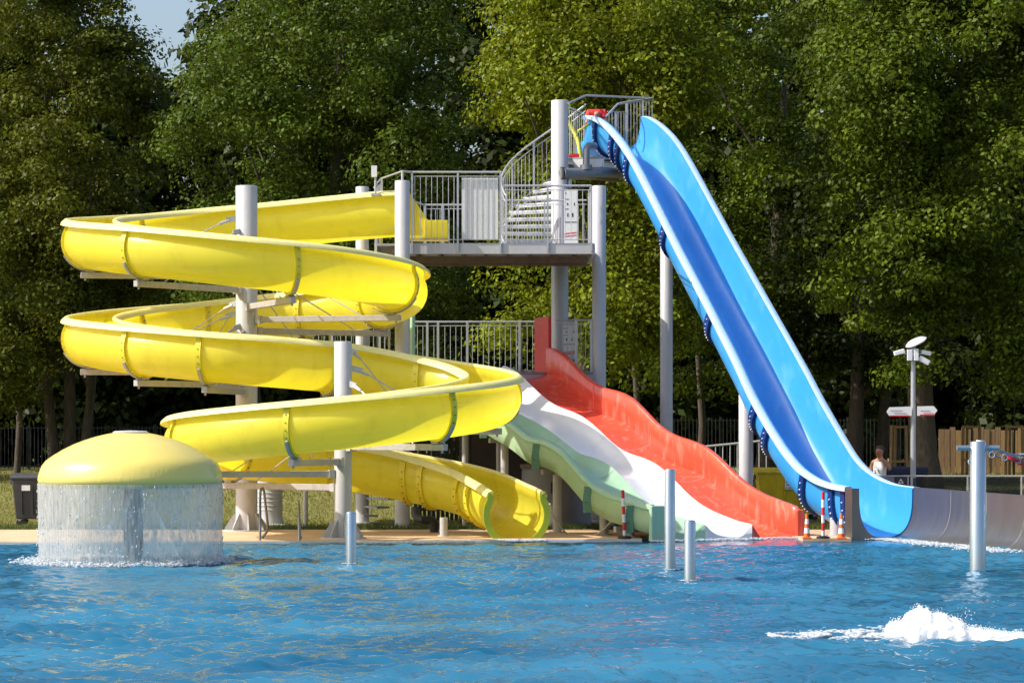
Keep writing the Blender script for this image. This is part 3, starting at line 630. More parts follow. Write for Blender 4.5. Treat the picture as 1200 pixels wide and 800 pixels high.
# winding stairs round the tall column
TZ = PZ(191, 73.0)
nst = 13; a0s, a1s = 204, 62
for base_z, topz, cx, cy, aa0, aa1, ns, ro in ((DZ, TZ, T3, T3Y, a0s, a1s, nst, 1.46),):
    hp = []
    for k in range(ns):
        t = (k + 1) / ns; a = R(aa0 + (aa1 - aa0) * (k + .5) / ns); z = base_z + (topz - base_z) * t
        da = R(abs(aa1 - aa0) / ns) * 0.56; poly = [(cx + 0.2 * math.cos(a - da), cy + 0.2 * math.sin(a - da)), (cx + ro * math.cos(a - da), cy + ro * math.sin(a - da)), (cx + ro * math.cos(a + da), cy + ro * math.sin(a + da)), (cx + 0.2 * math.cos(a + da), cy + 0.2 * math.sin(a + da))]
        s = MB().prism(poly, z - 0.045, z).build('step', M['white_board'], tower, smooth=False)
        s2 = MB().beam((cx + .22 * math.cos(a + da), cy + .22 * math.sin(a + da), z - .06), (cx + ro * math.cos(a + da), cy + ro * math.sin(a + da), z - .06), 0.02, 0.07).build('nosing', M['galv'], s, smooth=False)
    for k in range(2 * ns + 1):
        a = R(aa0 + (aa1 - aa0) * k / (2 * ns)); z = base_z + (topz - base_z) * k / (2 * ns) + 0.1; hp.append((cx + ro * math.cos(a), cy + ro * math.sin(a), z))
    railing(tower, hp, 1.32, 30, [0.0, 0.2, 0.42, 0.62], top_gap=0.16, post_w=0.05)
    MB().path([(x, y, z - 0.12) for x, y, z in hp], 0.05, 8).build('stringer', M['galv'], tower)
# lower winding stair round the rear column near the ground
for k in range(9):
    a = R(-75 + k * 17); z = 0.28 + 0.2 * k; cx, cy, ro, da = T2, 69.0, 1.05, R(9.5)
    poly = [(cx + rr * math.cos(a + s), cy + rr * math.sin(a + s)) for rr, s in ((.15, -da), (ro, -da), (ro, da), (.15, da))]
    s = MB().prism(poly, z - 0.05, z).build('step', M['deck_grey'], tower, smooth=False)
    MB().tube((cx + ro * math.cos(a), cy + ro * math.sin(a), z), (cx + ro * math.cos(a), cy + ro * math.sin(a), z + 1.0), 0.014, n=6).build('baluster', M['galv'], s)
# top platform
tx0, tx1 = PX(664, 71.5), PX(752, 73.8)
PL = [(tx0 - .05, 71.6), (tx0 + .9, 71.3), (2.15, 72.4), (3.35, 72.95), (3.75, 74.9), (1.3, 75.0)]
MB().prism(PL, TZ - 0.06, TZ).build('top_platform', M['deck_grey'], tower, smooth=False)
for i in range(len(PL)):
    p, q = PL[i], PL[(i + 1) % len(PL)]; MB().beam((p[0], p[1], TZ - 0.16), (q[0], q[1], TZ - 0.16), 0.07, 0.2).build('edge_beam', M['white_board'] if i < 3 else M['steel_paint'], tower, smooth=False)
MB().beam((T3, T3Y, TZ - .30), (2.7, 74.0, TZ - .30), 0.2, 0.22).build('bracket_beam', M['under_deck'], tower, smooth=False)
hT = PZ(121, 71) - TZ
railing(tower, [(tx0, 71.6, TZ), (tx0 + .5, 73.4, TZ)], hT, 9, [0.0, 0.5, 1.0], post_w=0.05, top_gap=.07)
up = Vector((0, 0, 1))
MB().path([P(666, 121, 70.6), P(687, 112, 73.8), P(765, 115.5, 74.9), P(745, 118, 74.0), P(724, 122, 73.2), P(710, 137, 72.8)], 0.028, 8).build('handrail', M['galv'], tower)
railing(tower, [(PX(734, 74.0), 74.0, PZ(176, 74)), (PX(766, 74.9), 74.9, PZ(172, 74.9))], PZ(120, 74) - PZ(176, 74), 9, [0.0, 0.6], hr=False, post_w=0.055, top_gap=0.02)
railing(tower, [(PX(712, 73.2), 73.2, PZ(176, 73.2)), (PX(733, 74.0), 74.0, PZ(176, 74))], PZ(131, 73.4) - PZ(176, 73.4), 6, [0.45], hr=False, post_w=0.055, top_gap=0.0)
MB().box(P(671, 184, 72.0), (0.34, 0.04, 0.16)).build('red_patterned_board', M['cloth_red'], tower, smooth=False)
# water supply pipe at the top platform
wp = MB(); wp.path([P(659, 203, 70.7), P(668, 203, 70.9), P(684, 202, 71.0), P(700, 202, 71.1), P(735, 203, 72.6)], [0.13] * 5, 14)
wp.path([P(686, 202, 71.0), P(687, 194, 71.0), P(687, 176, 71.0), P(689, 171, 71.1), P(697, 171, 71.6)], 0.085, 12); wp.lathe([(.15, 0), (.15, .12)], P(687, 199, 71.0), 14)
wp.build('water_pipe', M['pipe'], tower)
MB().path([P(657.5, 203, 70.75), P(661, 203, 70.78)], 0.155, 16).build('pipe_collar', M['black'], tower)
MB().tube(P(668, 210, 70.9), P(668, 220, 70.9), 0.05).build('pipe_clamp', M['galv'], tower)
# lower deck
LZ = 3.72
LPn = [(-7.0, 66.9), (-2.55, 67.15), (0.98, 69.35), (PX(695, 69), 69.0), (PX(695, 71), 71.6), (-7.0, 71.6)]
MB().prism(LPn, LZ - 0.06, LZ).build('lower_deck', M['deck_grey'], tower, smooth=False)
for i in range(len(LPn)):
    p, q = LPn[i], LPn[(i + 1) % len(LPn)]; MB().beam((p[0], p[1], LZ - 0.19), (q[0], q[1], LZ - 0.19), 0.07, 0.24).build('edge_beam', M['steel_paint'], tower, smooth=False)
railing(tower, [(-7.0, 71.5, LZ), (PX(634, 71.5), 71.5, LZ)], PZ(377, 71.5) - LZ, 56, [0.16, 0.32, 0.475, 0.63, 0.665, 0.76, 0.93], post_w=0.06)
railing(tower, [(PX(652, 69.3), 69.35, LZ), (PX(694, 69.1), 69.05, LZ)], PZ(375, 69.2) - LZ, 8, [0.55, 0.97], post_w=0.06)
railing(tower, [(-7.0, 66.95, LZ), (-2.9, 67.1, LZ)], 1.25, 22, [0, .33, .66, 1], post_w=0.05)
# posts under the lower deck
pm = unit_tube('deck_post', 0.075, LZ - 0.36, M['steel_paint'], 14)
for px, Y in ((545, 67.3), (585, 68.3), (628, 69.3), (506, 71.0), (690, 69.4)): link('deck_post', pm, tower, (PX(px, Y), Y, 0.045))
# floodlight / camera box on the slide's rim post
cb = thing('wall_camera', 'small white camera box on a post above the start of the yellow slide', 'camera', P(438, 228, 66.7))
MB().box(P(438.5, 201, 66.7), (0.13, 0.16, 0.26)).build('housing', M['white_board'], cb, smooth=False)
MB().tube(P(440, 228, 66.7), P(440, 206, 66.7), 0.025).build('post', M['galv'], cb); MB().box(P(440, 228, 66.7), (0.2, 0.12, 0.06)).build('clamp', M['galv'], cb, smooth=False)

# ------------------------------------------------------------------ plant room under the deck
hut = thing('plant_room', 'low dark brown plant room under the lower deck', 'building', (PX(580, 69.6), 69.6, 0.045))
hx = [PX(q, 69.5) for q in (537, 551, 588, 612, 640)]
MB().box(((hx[0] + hx[4]) / 2, 71.0, 1.25), (hx[4] - hx[0] - .1, 2.6, 2.4)).build('wall', M['brown_wall'], hut, smooth=False)
for k in range(4): MB().box(((hx[k] + hx[k + 1]) / 2, 69.65, 1.26), (hx[k + 1] - hx[k] - 0.03, 0.06, 2.36)).build('panel', M['brown_wall'] if k else M['dark_steel'], hut, smooth=False)
MB().box(((hx[0] + hx[4]) / 2, 70.9, 2.50), (hx[4] - hx[0] + .3, 3.0, 0.08)).build('roof', M['dark_steel'], hut, smooth=False)
sl = unit_box('slat', (0.085, 0.03, 2.1), M['fence_metal']); x = PX(484, 70.2)
gate = thing('slatted_gate', 'black slatted gate beside the brown plant room', 'gate', (PX(510, 70.2), 70.2, 0.045))
MB().box((PX(510, 70.2), 70.28, 0.35), (1.2, 0.03, 0.06)).box((PX(510, 70.2), 70.28, 1.95), (1.2, 0.03, 0.06)).build('frame', M['fence_metal'], gate, smooth=False)
for k in range(10): link('slat', sl, gate, (PX(484, 70.2) + 0.06 + k * 0.112, 70.24, 0.08))
tk = thing('filter_tank', 'grey cylindrical filter tank under the green slide', 'tank', (PX(652, 67.4), 67.4, 0.045))
MB().lathe([(0.82, 0), (0.82, 1.30), (0.80, 1.36)], (PX(652, 67.4), 67.4, 0.045), 40).build('shell', M['tank'], tk, ang=50)
MB().lathe([(0.86, 1.36), (0.86, 1.45), (0.3, 1.52)], (PX(652, 67.4), 67.4, 0.045), 40).build('lid', M['under_deck'], tk, ang=50)
MB().box((PX(649, 66.6), 66.59, PZ(571, 66.6)), (0.14, 0.05, 0.26)).build('hatch', M['black'], tk, smooth=False)
# black drain elbow and pipe near the column feet
dp = thing('drain_pipe', 'black drain pipe elbow on the paving under the yellow exit', 'pipe', P(509, 624, 63))
MB().path([P(487, 596, 63.5), P(487, 602, 63.4), P(490, 608, 63.2), P(497, 609, 63), P(505, 609, 63), P(509, 612, 63), P(509, 624, 63)], 0.10, 12).build('elbow', M['black'], dp)
MB().path([P(509, 612.5, 63), P(509, 614.5, 63)], 0.125, 12).build('collar', M['black'], dp)
mm = thing('cylinder_pedestal', 'grey pedestal cylinder standing behind the tall spiral column', 'pedestal', P(316, 610, 67.2))
MB().lathe([(0.52, 0), (0.52, .05), (.34, .08), (.31, .22), (.30, .3), (.30, 1.2)], (PX(316, 67.2), 67.2, 0.03), 32).build('drum', M['steel_paint'], mm, ang=40)
b = MB()
for k in range(7): b.lathe([(.302, .38 + k * .1), (.312, .40 + k * .1), (.302, .42 + k * .1)], (PX(316, 67.2), 67.2, 0.03), 32)
o = b.build('groove_bands', M['steel_paint'], mm); o['kind'] = 'stuff'
for px, yb, yt, Y, r, lab in ((520, 630, 606, 60.6, 0.085, 'short grey stub post under the end of the yellow slide'), (358, 616, 575, 66.5, 0.06, 'thin grey post on the grass edge behind the shorter column'),
                          (980, 631, 606, 61.2, 0.14, 'short round post under the foot of the blue slide')):
    t = thing('stub_post', lab, 'post', P(px, yb, Y)); t.location.z = 0.045; ORG[t.name] = Vector(t.location)
    MB().tube((PX(px, Y), Y, .045), (PX(px, Y), Y, PZ(yt, Y)), r, n=18).build('shaft', M['steel_paint'], t)
    MB().tube((PX(px, Y), Y, .04), (PX(px, Y), Y, .07), r * 1.5, n=18).build('base_plate', M['steel_paint'], t)

# ------------------------------------------------------------------ triple wave slide
def on_line(px, A, B):     # parameter along plan line A-B that is seen at column px
    k = (px - 600) / F; dx, dy = B[0] - A[0], B[1] - A[1]
    return (k * A[1] - A[0]) / (dx - k * dy)
WA, WB = (0.95, 69.3), (6.21, 60.9); WL = math.hypot(WB[0] - WA[0], WB[1] - WA[1])
wd = Vector(((WB[0] - WA[0]) / WL, (WB[1] - WA[1]) / WL, 0)); ww = Vector((-wd.y, wd.x, 0)); WW = 3.95
if ww.x < 0: ww = -ww
anch = [(647, 407), (656, 409), (670, 419), (682, 433), (695, 445), (710, 454), (730, 458.5), (745, 466), (760, 481), (777, 499), (795, 510), (812, 515), (830, 522), (845, 534), (865, 554), (877, 565), (895, 576.5), (912, 583.5), (932, 591), (940, 594)]
ws_, wz_ = [], []
for px, py in anch:
    s = on_line(px, WA, WB); Y = WA[1] + s * (WB[1] - WA[1]); ws_.append(s * WL); wz_.append(PZ(py, Y))
def wrim(s):
    return sum(interp(ws_, wz_, s + d) for d in (-.2, -.1, 0, .1, .2)) / 5
def wfloor(s):
    z = sum(interp(ws_, wz_, s + d) for d in (-.3, -.15, 0, .15, .3)) / 5 - 0.76
    return max(z, 0.02 - 0.10 * max(0, s - WL + 0.8))
wo_ = Vector((WA[0], WA[1], 0)) - ww * WW
LA_ = (wo_.x, wo_.y); LB_ = (wo_.x + wd.x * WL, wo_.y + wd.y * WL); wls, wlz = [0.0, 0.25], [4.12, 4.05]
for px, py in ((540, 462), (570, 479), (597, 494), (619, 512), (638, 515), (657, 526), (680, 553), (694.6, 568), (712, 577), (739, 585), (759, 591)):
    s = on_line(px, LA_, LB_); wls.append(s * WL); wlz.append(PZ(py, LA_[1] + s * (LB_[1] - LA_[1])))
def wrl(s): return sum(interp(wls, wlz, s + d) for d in (-.2, -.1, 0, .1, .2)) / 5
def fl2(s, w):
    zl = max(sum(interp(wls, wlz, s + d) for d in (-.25, -.12, 0, .12, .25)) / 5 - 0.56, 0.02 - 0.10 * max(0, s - WL + 0.8)); zr = wfloor(s); t = min(1, max(0, w / WW)); t = t * t * (3 - 2 * t)
    return zl + (zr - zl) * t     # top of the left edge; w runs 0..WW to the right
ST = np.linspace(0, WL, 100)
def wp_(s, w, z): return wo_ + wd * s + ww * w + Vector((0, 0, z))
wave = thing('wave_slide', 'wide wavy slide with green, white and red lanes running into the pool', 'water slide', wp_(WL, 2, 0))
def lane_prof(w0, w1, e0, e1, n=12):
    out = []
    for k in range(n + 1):
        t = k / n; w = w0 + (w1 - w0) * t; c = 2 * t - 1
        z = 0.11 * c ** 2
        z += e0 * math.exp(-((w - w0) / 0.17) ** 2) + e1 * math.exp(-((w - w1) / 0.17) ** 2)
        out.append((w, z))
    return out
lanes = [(0.14, 1.36, 0.0, 0.10, 'mint', 'pale green lane'), (1.36, 2.58, 0.10, 0.20, 'white_gel', 'white lane'), (2.58, 3.80, 0.20, 0.0, 'red_gel', 'red lane')]
for w0, w1, e0, e1, mk, lab in lanes:
    pr = lane_prof(w0, w1, e0, e1, 22); rows = []
    for s in ST: rows.append([wp_(s, w, fl2(s, w) + z) for w, z in pr])
    rows2 = [[p - Vector((0, 0, 0.05)) for p in r] for r in rows]
    m = MB(); m.rows(rows); m.rows(rows2, flip=True)
    e_ = [wp_(WL + .05, w, z + fl2(WL, w) - .03) for w, z in pr]; m.rows([rows[-1], e_, [Vector((p.x, p.y, -.3)) for p in e_]])
    o = m.build('slide_lane', M[mk], wave, ang=70); o['label'] = lab
# moulded seams across the lanes
def wall_prof_right(h):
    return [(3.80, 0.05), (3.80, h * .5), (3.80, h - .03), (3.83, h), (3.91, h), (3.95, h - .04), (3.95, -0.08), (3.90, -0.08), (3.84, 0.0)]
def wall_prof_left(h, sk):
    return [(0.14, 0.05), (0.13, h * .5), (0.12, h - .03), (0.09, h), (0.03, h), (-0.02, h - .03), (-0.03, h - .10), (0.02, h - .12), (0.03, -sk), (0.06, -sk), (0.10, 0.0)]
rows = []
for s in ST:
    f = wfloor(s); h = wrim(s) - f; g = max(0.0, 1 - (WL - s) / 0.12); h = h - 0.10 * g * g
    rows.append([wp_(s, w, f + z) for w, z in wall_prof_right(h)])
m = MB(); m.rows(rows, closed=True); n = len(rows[0]); m.add(rows[0], [tuple(range(n))[::-1]]); m.add(rows[-1], [tuple(range(n))])
o = m.build('side_wall', M['red_gel'], wave, ang=50); o['label'] = 'tall red side wall'
rows = []; skirt = []
for s in ST:
    f = fl2(s, 0); h = wrl(s) - f; sk = min(0.62 - h, max(0.0, f + 0.02))
    rows.append([wp_(s, w, f + z) for w, z in wall_prof_left(h, 0.02)]); skirt.append([wp_(s, 0.03, f + h - 0.12), wp_(s, 0.0, f + 0.2), wp_(s, 0.02, f - sk * 0.5), wp_(s, 0.08, f - sk)])
m = MB(); m.rows(rows, closed=True, flip=True); n = len(rows[0]); m.add(rows[-1], [tuple(range(n))]); m.add(rows[0], [tuple(range(n))])
o = m.build('side_wall', M['mint'], wave, ang=50); o['label'] = 'low green side wall'
m = MB(); m.rows(skirt); m.rows([[p + ww * 0.02 for p in r] for r in skirt], flip=True); o = m.build('skirt', M['mint_skirt'], wave, ang=60)
for s in (1.1, 3.35, 5.55, 7.6, 9.2):       # green bolted flanges on the skirt
    f = fl2(s, 0); h = wrl(s) - f; sk = min(0.62 - h, f) + 0.06; pts = [wp_(s, -0.01, f + h - .13), wp_(s, -0.05, f + .1), wp_(s, -0.03, f - sk)]
    b = MB()
    for a, c in zip(pts[:-1], pts[1:]): b.beam(a, c, 0.17, 0.10)
    fl = b.build('joint_flange', M['mint_dark'], wave, smooth=False)
    b = MB()
    for k in range(7):
        q = pts[0].lerp(pts[2], (k + .5) / 7) - ww * 0.07; b.tube(q, q - ww * .03, .012, n=6)
    b.build('bolts', M['galv'], fl)['kind'] = 'stuff'
for s in (2.1, 4.4, 6.6, 8.6):
    f = wfloor(s); h = wrim(s) - f
    MB().beam(wp_(s, 3.795, f + .16), wp_(s, 3.795, f + h - .03), 0.012, 0.02).build('seam', mat('pale_red_seam', (0.80, 0.32, 0.26), .5) if s < 2.2 else bpy.data.materials['pale_red_seam'], wave, smooth=False)
    for w0, w1, e0, e1, mk, lab in lanes:
        pr = lane_prof(w0 + .03, w1 - .03, e0, e1, 14); m = MB(); m.rows([[wp_(s, w, fl2(s, w) + z + .004) for w, z in pr], [wp_(s + .014, w, fl2(s + .014, w) + z + .004) for w, z in pr]]); m.build('seam', bpy.data.materials['pale_red_seam'] if mk == 'red_gel' else M['tank' if mk == 'x' else 'arm_steel'] if mk == 'mint' else M['white_board'], wave)
# outer end block of the green lane, red and green start posts, start tray
m = MB(); m.prism([tuple(wp_(WL + a, w, 0)[:2]) for a, w in ((-.02, -0.04), (.10, -0.04), (.10, 0.30), (-.02, 0.30))], 0, wrl(WL) - 0.02); bevel(m.build('end_block', M['mint'], wave, smooth=False), 0.03, 3)
m = MB(); m.prism([tuple(wp_(WL + a, w, 0)[:2]) for a, w in ((-.02, 3.76), (.08, 3.76), (.08, 3.97), (-.02, 3.97))], 0, wrim(WL) - 0.06); bevel(m.build('end_block', M['red_gel'], wave, smooth=False), 0.04, 3)
zt = PZ(372, 69.4)
def quadpost(w, s0, s1, thick, z0, z1, z1b, mk, lab):
    vs = []
    for t in (-thick / 2, thick / 2): vs += [wp_(s0, w + t, z0), wp_(s1, w + t, z0), wp_(s1, w + t, z1b), wp_(s0, w + t, z1)]
    b = MB(); b.add(vs, [(0, 1, 2, 3), (7, 6, 5, 4), (0, 4, 5, 1), (1, 5, 6, 2), (2, 6, 7, 3), (3, 7, 4, 0)]); o = b.build('start_panel', M[mk], wave, smooth=False); o['label'] = lab; bevel(o, .015)
quadpost(3.86, -0.55, 0.10, 0.09, 3.62, zt, zt + .02, 'red_dark', 'tall red panel beside the start of the red lane')
quadpost(0.06, -0.45, 0.05, 0.09, 3.62, PZ(369, 67.3), PZ(369, 67.3), 'mint', 'pale green panel beside the start of the green lane')
m = MB()
for w0, w1 in ((2.58, 3.80),): m.prism([tuple(wp_(a, w, 0)[:2]) for a, w in ((-.6, w0), (0.0, w0), (0.0, w1), (-.6, w1))], wfloor(0) - .03, wfloor(0) + .02)
m.build('start_tray', M['red_gel'], wave, smooth=False)
for k in range(7):
    a = -0.55 + k * 0.08; m = MB().beam(wp_(a, 2.62, wfloor(0) + .03), wp_(a, 3.76, wfloor(0) + .03), 0.03, 0.02); m.build('grip_strip', M['red_dark'], wave, smooth=False)
for (s, w, r, lab) in ((3.4, 0.5, .09, 0), (5.6, 0.5, .10, 0), (7.3, 0.6, .10, 0), (3.6, 3.3, .09, 0), (6.0, 3.3, .1, 0), (8.0, 2.0, .1, 0), (8.6, 0.4, .08, 0)):
    p = wp_(s, w, 0.045); f = fl2(s, w) - .03
    o = MB().tube(p, wp_(s, w, f - 0.12), r, n=18).build('support_post', M['steel_paint'], wave)
    MB().beam(wp_(s, w - .4, f - .13), wp_(s, w + .5, f - .13), 0.1, 0.12).build('cross_arm', M['arm_steel'], o, smooth=False)
    MB().tube(p, p + Vector((0, 0, .03)), r * 1.9, n=16).build('base_plate', M['steel_paint'], o)
# white steel end frame arch over the green corner (pale tube seen by the water)
def ropeline(name, label, pts, r, mk):
    o = MB().path(spline(pts, .06), r, 8).build(name, M[mk], None, loc=pts[0]); tag(o, label, 'hose'); return o
ropeline('white_hose', 'white hose hanging from the yellow exit down to the slide column', [P(644, 590, 61), P(648, 603, 61.2), P(656, 616, 61.5), P(664, 625, 61.7)], 0.018, 'hose')
ropeline('white_hose', 'white hose curving under the green slide skirt to the paving', [P(722, 596, 60.6), P(717, 609, 60.8), P(708, 619, 61.0), P(698, 627, 61.2)], 0.018, 'hose')

# ------------------------------------------------------------------ blue slide
LA, LB = (1.97, 73.0), (7.2, 60.3); RA, RB = (3.36, 73.57), (8.59, 60.87)
BL = math.hypot(LB[0] - LA[0], LB[1] - LA[1]); bd = Vector(((LB[0] - LA[0]) / BL, (LB[1] - LA[1]) / BL, 0)); bw = Vector((-bd.y, bd.x, 0))
if bw.x < 0: bw = -bw
la = [(690, 137), (697, 137), (704, 139.5), (716, 148), (730, 164), (740, 178), (750, 195), (762, 218), (778, 250), (800, 294), (835, 360), (868, 425), (885, 463), (905, 499), (925, 530), (942, 550), (962, 563), (980, 569), (999, 572)]
ra = [(752, 137), (757, 138), (763, 141), (774, 149), (786, 161), (796, 175), (810, 199), (824, 225), (850, 273), (890, 344), (925, 406), (945, 442), (955, 462), (972, 492), (986, 516), (1000, 539), (1015, 554), (1030, 563), (1045, 569), (1066, 572)]
def prof_s(an, A, B):
    S, Z = [], []
    for px, py in an:
        s = on_line(px, A, B); S.append(s * BL); Z.append(PZ(py, A[1] + s * (B[1] - A[1])))
    return S, Z
SL, ZL = prof_s(la, LA, LB); SR, ZR = prof_s(ra, RA, RB)
def sm(S, Z, s, d=.22): return sum(interp(S, Z, s + k * d / 2) for k in (-2, -1, 0, 1, 2)) / 5
blue = thing('speed_slide', 'tall straight light blue slide dropping from the top platform to the steel trough', 'water slide', (LB[0], LB[1], 0))
BW = 1.50
def bpt(s, u, v):      # u 0..BW across from the left rim, v below the rims, square to the slope
    zl, zr = sm(SL, ZL, s), sm(SR, ZR, s); z = zl + (zr - zl) * min(1, max(0, u / BW))
    zm = lambda q: (sm(SL, ZL, q, .5) + sm(SR, ZR, q, .5)) / 2
    th = math.atan2(zm(s - .35) - zm(s + .35), .7) * min(1, max(0, (BL - s) / 1.2)) * min(1, max(0.0, (s + 0.2) / 0.8))
    v = v * (1 + 0.085 * min(1, max(0, (s - BL + 1.6) / 1.2)))
    return Vector((LA[0], LA[1], 0)) + bd * (s + v * math.sin(th)) + bw * u + Vector((0, 0, z + v * math.cos(th)))
BSs = np.linspace(0.0, BL, 130)
def bsec(n=24, depth=0.98):
    out = []
    for k in range(n + 1):
        a = math.pi * k / n; c = math.cos(a); s = math.sin(a)
        out.append((BW / 2 - (BW / 2) * math.copysign(abs(c) ** 0.72, c), -depth * s ** 0.62))
    return out
sec = bsec()
joints_b = [on_line(px, LA, LB) * BL for px in (699, 720, 728, 739, 783, 836, 889, 903, 944, 976, 990)]
m = MB(); rows = [[bpt(s, u, v) for u, v in sec] for s in BSs]; m.rows(rows)
inner = [[bpt(s, BW / 2 + (u - BW / 2) * 0.965, v + 0.022) for u, v in sec] for s in BSs]
m2 = MB(); m2.rows(inner, flip=True)
m.build('outer_shell', M['light_blue'], blue, ang=60)
# inner surface: pale walls and the deep blue riding surface between them
ka, kb = 2, 17
m2 = MB(); m2.rows(inner, flip=True); m2.build('riding_surface', M['light_blue'], blue, ang=60)
for side in (-1, 1):
    u0 = 0 if side < 0 else BW; pr = [(u0 - side * 0.012, -.02), (u0 - side * .005, .02), (u0 + side * .03, .035), (u0 + side * .15, .03), (u0 + side * .175, .01), (u0 + side * .175, -.06), (u0 + side * .16, -.07), (u0 + side * .155, -.02), (u0 + side * .02, -.02)]
    m = MB(); rw = [[bpt(s, u, v) for u, v in pr] for s in BSs]; m.rows(rw, closed=True, flip=side < 0); n = len(pr)
    m.add(rw[0], [tuple(range(n))]); m.add(rw[-1], [tuple(range(n))]); m.build('rim', M['blue_rim'], blue, ang=50)
for s0 in joints_b:
    w = 0.17; rows = []
    for u, v in sec:
        cx = (u - BW / 2); k = 1.0
        q = []
        for du, sg in ((0.004, -1), (0.075, -1), (0.075, 1), (0.004, 1)):
            uu = BW / 2 + cx * (1 + du / (BW / 2)); vv = v * (1 + du / 0.98) if v < -0.05 else v - 0.03
            q.append(bpt(s0 + sg * w / 2, uu, vv))
        rows.append(q)
    m = MB(); m.rows(rows, closed=True); m.add(rows[0], [(3, 2, 1, 0)]); m.add(rows[-1], [(0, 1, 2, 3)])
    fl = m.build('joint_flange', M['navy'], blue, ang=50)
    m = MB()
    for k in range(1, 13):
        p = (rows[k][1] + rows[k][2]) / 2; nn = (rows[k][1] - rows[k][0]).normalized(); m.tube(p - nn * .01, p + nn * .02, 0.017, n=6)
    m.build('bolts', M['white_plastic'], fl)['kind'] = 'stuff'
# entry tub behind the mouth
m = MB(); rw = []
for s, k in ((-0.9, 0.55), (-0.6, .8), (-0.3, .95), (0.0, 1.0)):
    rw.append([Vector((LA[0], LA[1], 0)) + bd * s + bw * u + Vector((0, 0, sm(SL, ZL, 0) + v)) for u, v in [(u, -0.98 + (v + 0.98) * (k if k == 1 else k * .45)) for u, v in sec]])
m.rows(rw); m.build('entry_tub', M['light_blue'], blue, ang=60)
# side posts of the blue slide
for px, top, Y, r, lab in ((781, 277, 70.2, .155, 'tall grey post holding the upper half of the blue slide'), (874, 462, 65.7, .165, 'medium grey post holding the lower half of the blue slide')):
    c = column(lab, PX(px, Y), Y, r, PZ(top, Y), gus=True, name='slide_post')
    x = PX(px, Y); MB().box((x + .02, Y, PZ(top, Y) + .03), (.2, .26, .2), .4).build('bracket_head', M['arm_steel'], c, smooth=False)
    MB().beam((x, Y, PZ(top, Y) - .08), (x + .35, Y - .05, PZ(top, Y) - .35), .07, .09).build('arm', M['arm_steel'], c, smooth=False)
# stainless steel run-out trough
d2 = Vector((0.265, -0.964, 0)); w2 = Vector((0.964, 0.265, 0)); J = Vector((LB[0], LB[1], 0)); tr = thing('steel_trough', 'stainless steel run-out trough curving on from the foot of the blue slide', 'slide trough', J)
rz0 = PZ(572, 60.9)
def sec2(k0, k1): return [(u, v) for u, v in sec[k0:k1]]
def tpt(s, u, v): return J + bd * min(s, 0.0) + d2 * max(0, s) + (bw if s <= 0 else w2) * u + Vector((0, 0, rz0 - 0.01 * max(0, s) + v * 1.075))
fars = np.linspace(0.0, 9.5, 40)
m = MB(); pr = sec[12:]; ins = [[tpt(s, u, v) for u, v in pr] for s in fars]; outs = [[tpt(s, u + .012, v) for u, v in pr] for s in fars]
m.rows(ins, flip=True); m.rows(outs); m.build('trough_wall', M['stainless'], tr, ang=60)
m = MB(); m.rows([[tpt(s, u, v) for u, v in ((BW, -.02), (BW, .02), (BW + .09, .02), (BW + .09, -.03))] for s in fars], closed=True); m.build('rim', M['stainless'], tr, smooth=False)
for s in (1.75, 3.5, 5.25, 7.0):
    m = MB(); m.rows([[tpt(s - .006, u - .004, v + .003) for u, v in pr], [tpt(s + .006, u - .004, v + .003) for u, v in pr]]); m.build('weld_seam', M['arm_steel'], tr)
# near wall stub with its cut end
m = MB(); nsec = sec[:11]; ss = np.linspace(0, 0.42, 5)
m.rows([[tpt(s, u, v) for u, v in nsec] for s in ss], flip=True)
zb = -0.05
for s, fl in ((0.42, False), (0.0, True)):
    poly = [tpt(s, u, v) for u, v in nsec] + [Vector((*tpt(s, nsec[-1][0], 0)[:2], zb)), Vector((*tpt(s, -0.16, 0)[:2], zb)), tpt(s, -0.16, 0.02), tpt(s, 0, 0.02)]
    m.add(poly, [tuple(range(len(poly)))[::-1] if fl else tuple(range(len(poly)))])
a, c = tpt(0, -0.16, .02), tpt(.42, -0.16, .02)
m.add([a, c, Vector((c.x, c.y, zb)), Vector((a.x, a.y, zb))], [(0, 1, 2, 3)]); m.add([a, c, tpt(.42, 0, .02), tpt(0, 0, .02)], [(3, 2, 1, 0)])
m.build('end_cheek', M['stainless'], tr, smooth=False)

# ------------------------------------------------------------------ mushroom fountain
MX, MY = PX(153, 49.5), 49.5; sc = 49.5 / F
mush = thing('mushroom_fountain', 'yellow mushroom fountain dome with a curtain of falling water', 'fountain', (MX, MY, 0))
zr = PZ(565, MY)
prof = [(1.48, -0.08), (1.55, -0.03), (1.585, 0.0), (1.60, 0.05), (1.59, 0.12), (1.565, 0.20), (1.53, 0.29), (1.46, 0.38), (1.35, 0.46), (1.18, 0.565), (0.98, 0.665), (0.80, 0.735), (0.61, 0.795), (0.42, 0.84), (0.28, 0.865)]
prof = [(a, b) for a, b in prof]
MB().lathe(prof, (MX, MY, zr), 96).build('dome', M['mushroom'], mush, ang=80)
MB().lathe([(0.30, 0.855), (0.31, 0.875), (0.27, 0.895), (0.0, 0.905)], (MX, MY, zr), 40).build('top_cap', M['steel_paint'], mush)
MB().lathe([(0.17, 0.0), (0.17, zr - .1), (0.4, zr + .15)], (MX + .05, MY, 0.0), 28).build('stem', mat('stem_grey', (0.10, 0.14, 0.17), 0.4, var=0.1), mush, ang=40)
